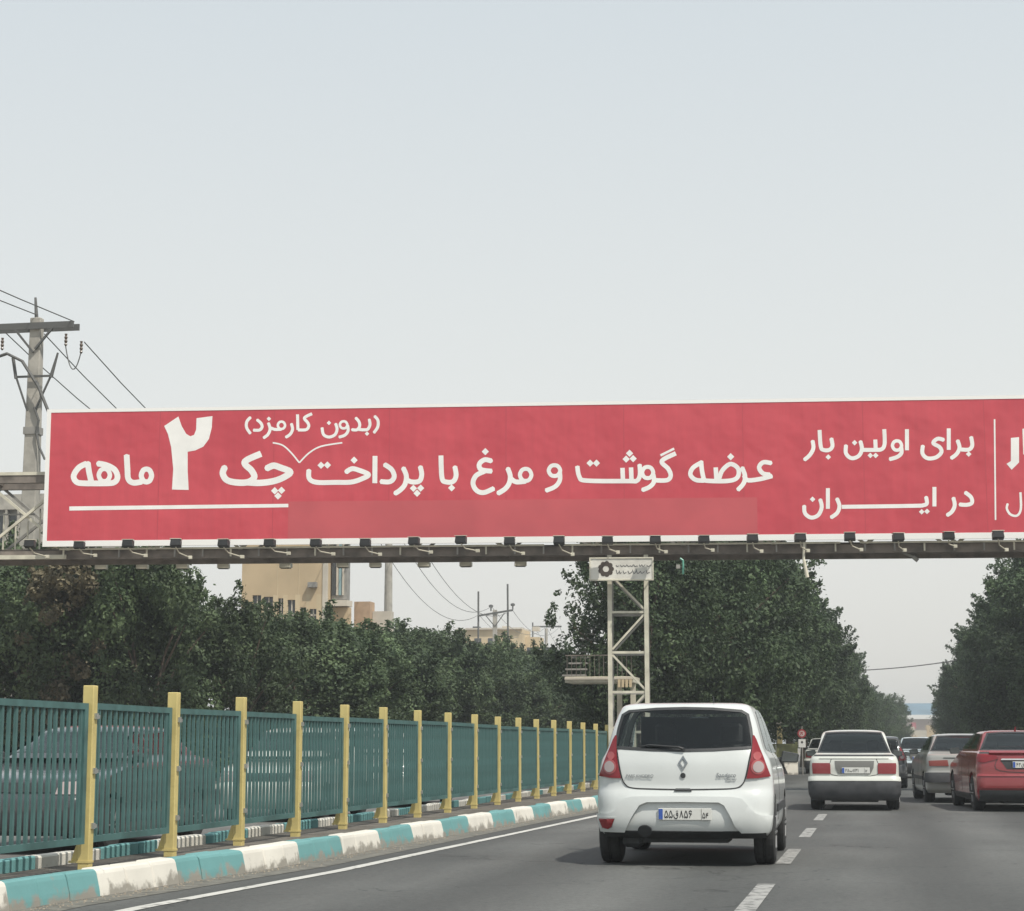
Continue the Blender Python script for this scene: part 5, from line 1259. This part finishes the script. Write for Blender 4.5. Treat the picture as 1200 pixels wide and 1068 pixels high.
# far yellow building
b2 = empty('low_building', (0, 0, 0), 0, 'long low yellow building far behind the left trees by the double mast pole', 'building'); Y2 = 205.0
fx = lambda px: at_y(px, 750, Y2).x; fz = lambda py: at_y(580, py, Y2).z
q = MB(); q.box(fx(545), fx(612), Y2, Y2 + 5, 0, fz(738)); q.build('wall', M_TAN2, b2)
q = MB(); q.box(fx(612.1), fx(628), Y2 + 2, Y2 + 5, 0, fz(746)); q.build('side_wing', M_TAN2, b2)
q = MB(); q.box(fx(532), fx(544.9), Y2 + 1, Y2 + 3, 0, fz(736)); q.build('stair_head', M_PALE, b2)
q = MB(); q.box(fx(546), fx(612), Y2 - .3, Y2 + 5.2, fz(738), fz(736)); q.build('parapet', M_PALE, b2)
for px in (539, 551, 568, 586, 603, 622):
    q = MB(); q.box(fx(px) - .35, fx(px) + .35, Y2 + 3, Y2 + 4, fz(738), fz(731 + (px % 5))); q.build('roof_tank', M_DARKG if px % 2 else M_PALE, b2)
for px in (556, 572, 590): 
    q = MB(); q.box(fx(px), fx(px + 8), Y2 - .05, Y2 + .0, fz(757), fz(748)); q.build('window', M_DARKG, b2)
b3 = empty('low_building', (0, 0, 0), 0, 'small cream block with dark roof tanks far left of the median trees', 'building'); Y3 = 175.0
gx = lambda px: at_y(px, 770, Y3).x; gz = lambda py: at_y(630, py, Y3).z
q = MB(); q.box(gx(618), gx(652), Y3, Y3 + 4, 0, gz(768)); q.build('wall', M_PALE, b3)
for px in (622, 631, 640):
    q = MB(); q.box(gx(px), gx(px + 5), Y3 - .06, Y3 - .001, gz(784), gz(774)); q.build('window', M_DARKG, b3)
for px in (613, 622, 633, 641):
    q = MB(); q.tube([(gx(px + 1), Y3 + 3, gz(770)), (gx(px + 1), Y3 + 3, gz(757))], .28, 8); q.build('roof_tank', M_DARKG, b3)
# footbridge with stairs
fb = empty('footbridge', (0, 0, 0), 0, 'cream footbridge deck with open railing and stairs beyond the lattice tower', 'footbridge'); Yb = 57.0
hx = lambda px: at_y(px, 795, Yb).x; hz = lambda py: at_y(690, py, Yb).z
q = MB(); q.box(hx(662), hx(742), Yb, Yb + 1.6, hz(800), hz(793)); q.build('deck', M_CREAM, fb)
q = MB(); q.box(hx(662), hx(742), Yb - .06, Yb, hz(796.5), hz(794)); q.build('edge_beam', M_PALE, fb)
for k in range(15):
    q = MB(); x = hx(664) + k * .135; q.bar((x, Yb + .1, hz(793)), (x, Yb + .1, hz(768)), .014); q.build('baluster', M_BROWN, fb)
q = MB(); q.bar((hx(662), Yb + .1, hz(768)), (hx(742), Yb + .1, hz(768)), .03); q.build('hand_rail', M_BROWN, fb)
for k in range(9):
    q = MB(); q.box(hx(648) + k * .06, hx(676), Yb + 1.7 + k * .25, Yb + 1.95 + k * .25, hz(790) + k * .19, hz(790) + k * .19 + .05); q.build('step', M_GREYST, fb)
for px in (722, 738):
    q = MB(); q.box(hx(px) - .07, hx(px) + .07, Yb + .7, Yb + .84, 0, hz(800)); q.build('column', M_CREAM, fb)
for k in range(4):
    q = MB(); x = hx(725) + k * .11; q.box(x, x + .07, Yb - .20, Yb - .12, hz(806), hz(797)); q.build('louvre', M_TAN2, fb)
# objects on the median nose
mb = empty('concrete_barrier', (-4.9, 80, 0), 0, 'low white concrete barrier with slanted black stripes at the end of the median', 'barrier')
q = MB(); q.add([(x, y, z) for x in (-1.6, 1.7) for y, z in ((-.28, .0), (-.24, .12), (-.10, .42), (-.09, .62), (.09, .62), (.10, .42), (.24, .12), (.28, 0))], [tuple(range(8)), tuple(range(15, 7, -1))] + [(i, (i + 1) % 8, (i + 1) % 8 + 8, i + 8) for i in range(8)]); q.build('block', M_KWHITE, mb)
for k in range(5):
    q = MB(); x = -1.3 + k * .62; q.add([(x, -.285, .03), (x + .14, -.285, .03), (x - .10, -.106, .56), (x - .24, -.106, .56)], [(0, 1, 2, 3)]); q.build('stripe', M_INK, mb)
mw = empty('steel_hoarding', (-4.95, 82, 0), 0, 'olive yellow steel hoarding behind the striped barrier', 'hoarding')
M_OLIVE = mat('olive_paint', (.32, .33, .16), .7, var=.15, scale=2)
for k in range(4):
    q = MB(); q.box(-1.6 + k * .80, -1.6 + k * .80 + .785, 0, .06, .35, 1.22); q.build('panel', M_OLIVE, mw)
for x in (-1.62, 0, 1.62):
    q = MB(); q.box(x - .05, x + .05, .07, .15, .0, 1.3); q.build('post', M_OLIVE, mw)
gp_ = empty('bollard_post', (-4.05, 83, 0), 0, 'mustard pillar with a dark cap standing behind the olive hoarding', 'pillar')
q = MB(); q.box(-.11, .11, -.11, .11, 0, 2.0); q.build('shaft', mat('mustard', (.30, .26, .13), .7, var=.2, scale=3), gp_, bevel=.02)
q = MB(); q.box(-.14, .14, -.14, .14, 2.0, 2.14); q.build('cap', M_GREYST, gp_)
tp = empty('thin_post', (-4.48, 81.5, 0), 0, 'thin pale marker post beside the mustard pillar', 'post')
q = MB(); q.tube([(0, 0, 0), (0, 0, 1.95)], .04, 8); q.build('tube', mat('pale_grey', (.45, .48, .5), .5), tp); q = MB(); q.lathe([(.045, 1.95), (.045, 2.0), (.02, 2.03)], 8); q.build('cap', M_GREYST, tp)
ts = empty('traffic_sign', (-2.98, 79, 0), 0, 'round red and white traffic sign over a small white plate by the barrier', 'traffic sign')
q = MB(); q.tube([(0, .03, 0), (0, .03, 1.9)], .03, 8); q.build('pole', M_GREYST, ts)
q = MB(); q.lathe([(.17, -.004), (.17, .012)], 24, 'y', (0, 0, 1.62)); fcs = q.build('disc', mat('sign_red', (.42, .05, .06), .45), ts)
q = MB(); q.lathe([(.115, -.010), (.115, -.0045)], 20, 'y', (0, 0, 1.62)); q.build('face', mat('sign_face', (.62, .50, .47), .5), fcs)
lettering('symbol', stroke([(-.05, -.06), (-.02, .02), (.05, .06)], .03) + stroke([(.03, -.05), (.0, .03), (-.05, .05)], .03), lambda x, y: (x, -.0145, 1.62 + y), mat('sign_red', (.42, .05, .06), .45), fcs, 1e-5)
q = MB(); q.box(-.14, .14, 0, .012, 1.08, 1.40); pl = q.build('lower_plate', M_WHITE, ts)
lettering('symbol', [[Vector(p) for p in [(-.05, .03), (0, -.03), (.05, .03), (.0, .09)]]], lambda x, y: (x, -.004, 1.25 + y), M_INK, pl, 1e-5)

# far end of the road
fh = empty('distant_hall', (0, 0, 0), 0, 'pale hall with a long blue roof at the far end of the road', 'building'); Yh = 620.0
kx = lambda px: at_y(px, 840, Yh).x; kz = lambda py: at_y(1075, py, Yh).z
q = MB(); q.box(kx(1030), kx(1130), Yh, Yh + 60, 0, kz(843)); q.build('wall', mat('hall_wall', (.40, .30, .24), .9, var=.3, scale=.05), fh)
q = MB(); q.box(kx(1028), kx(1130), Yh - 3, Yh + 60, kz(843), kz(838)); q.build('fascia', M_WHITE, fh)
q = MB(); x0, x1 = kx(1020), kx(1140); q.add([(x0, Yh - 2, kz(838) + .01), (x1, Yh - 2, kz(838) + .01), (x1, Yh + 30, kz(822)), (x0, Yh + 30, kz(822)), (x1, Yh + 62, kz(838)), (x0, Yh + 62, kz(838))], [(0, 1, 2, 3), (3, 2, 4, 5), (0, 3, 5), (1, 4, 2)])
q.build('roof', mat('blue_roof', (.10, .185, .25), .6, var=.25, scale=.08), fh)
q = MB(); q.box(kx(1067), kx(1073), Yh - 3.4, Yh - 3.05, kz(854), kz(847)); q.build('red_panel', mat('sign_red', (.42, .05, .06)), fh)
sh = empty('shop_row', (0, 0, 0), 0, 'low brown and orange shop fronts at the far end of the road', 'building'); Ys = 400.0
sx_ = lambda px: at_y(px, 860, Ys).x; sz_ = lambda py: at_y(1075, py, Ys).z
for (a_, c_, t_, b0, mm) in ((1040, 1062, 850, 873, M_TAN), (1062.2, 1072, 852, 873, M_PALE), (1072.2, 1086, 856, 873, mat('cream_shop', (.5, .46, .38), .8)), (1086.2, 1110, 850, 873, M_TAN)):
    q = MB(); q.box(sx_(a_), sx_(c_), Ys, Ys + 12, 0, sz_(t_)); q.build('shop', mm, sh)
q = MB(); q.box(sx_(1052), sx_(1075), Ys - .6, Ys - .05, sz_(867), sz_(863.5)); q.build('awning', mat('orange_awning', (.50, .27, .07), .7), sh)
q = MB(); q.box(sx_(1046), sx_(1084), Ys - .5, Ys - .04, sz_(871), sz_(868.5)); q.build('canopy', M_CREAM, sh)
for px in (1054, 1066, 1077):
    q = MB(); q.box(sx_(px), sx_(px + 5), Ys - .03, Ys - .005, 0, sz_(868.6)); q.build('doorway', M_DARKG, sh)

# grey block seen through the truss at the far left
gb = empty('grey_building', (0, 0, 0), 0, 'grey concrete building with dark windows seen through the truss at far left', 'building'); Yg = 88.0
ux = lambda px: at_y(px, 600, Yg).x; uz = lambda py: at_y(20, py, Yg).z
q = MB(); q.box(ux(-60), ux(58), Yg + .3, Yg + 10, 0, uz(582)); q.build('core', mat('grey_render', (.27, .26, .24), .9, var=.25, scale=.8), gb)
q = MB(); q.box(ux(-60), ux(58), Yg, Yg + .29, uz(597), uz(601) + .9); q.build('spandrel', M_CONC, gb)
for a_ in (-50, -36, -22, -8, 6, 20, 34, 48):
    q = MB(); q.box(ux(a_), ux(a_ + 2.4), Yg, Yg + .29, 0, uz(597) - .01); q.build('pier', M_CONC, gb)
    q = MB(); q.box(ux(a_ + 3), ux(a_ + 13), Yg + .22, Yg + .28, uz(640), uz(604)); q.build('window', M_DARKG, gb)
q = MB(); q.box(ux(8), ux(22), Yg + 2, Yg + 6, uz(582) + .01, uz(572)); q.build('roof_room', M_GREYST, gb)

# dusty air over the whole place
hz_ = MB(); hz_.box(-1560, 1560, -200, 2600, -1.0, 19.5)
hm = bpy.data.materials.new('dusty_air'); hm.use_nodes = True; ht = hm.node_tree; ht.nodes.remove(ht.nodes['Principled BSDF'])
pv = ht.nodes.new('ShaderNodeVolumePrincipled'); pv.inputs['Color'].default_value = (.88, .92, .95, 1); pv.inputs['Density'].default_value = 0.0009; pv.inputs['Anisotropy'].default_value = 0.2
ht.links.new(pv.outputs[0], ht.nodes['Material Output'].inputs['Volume'])
tag(hz_.build('haze', hm), kind='stuff')
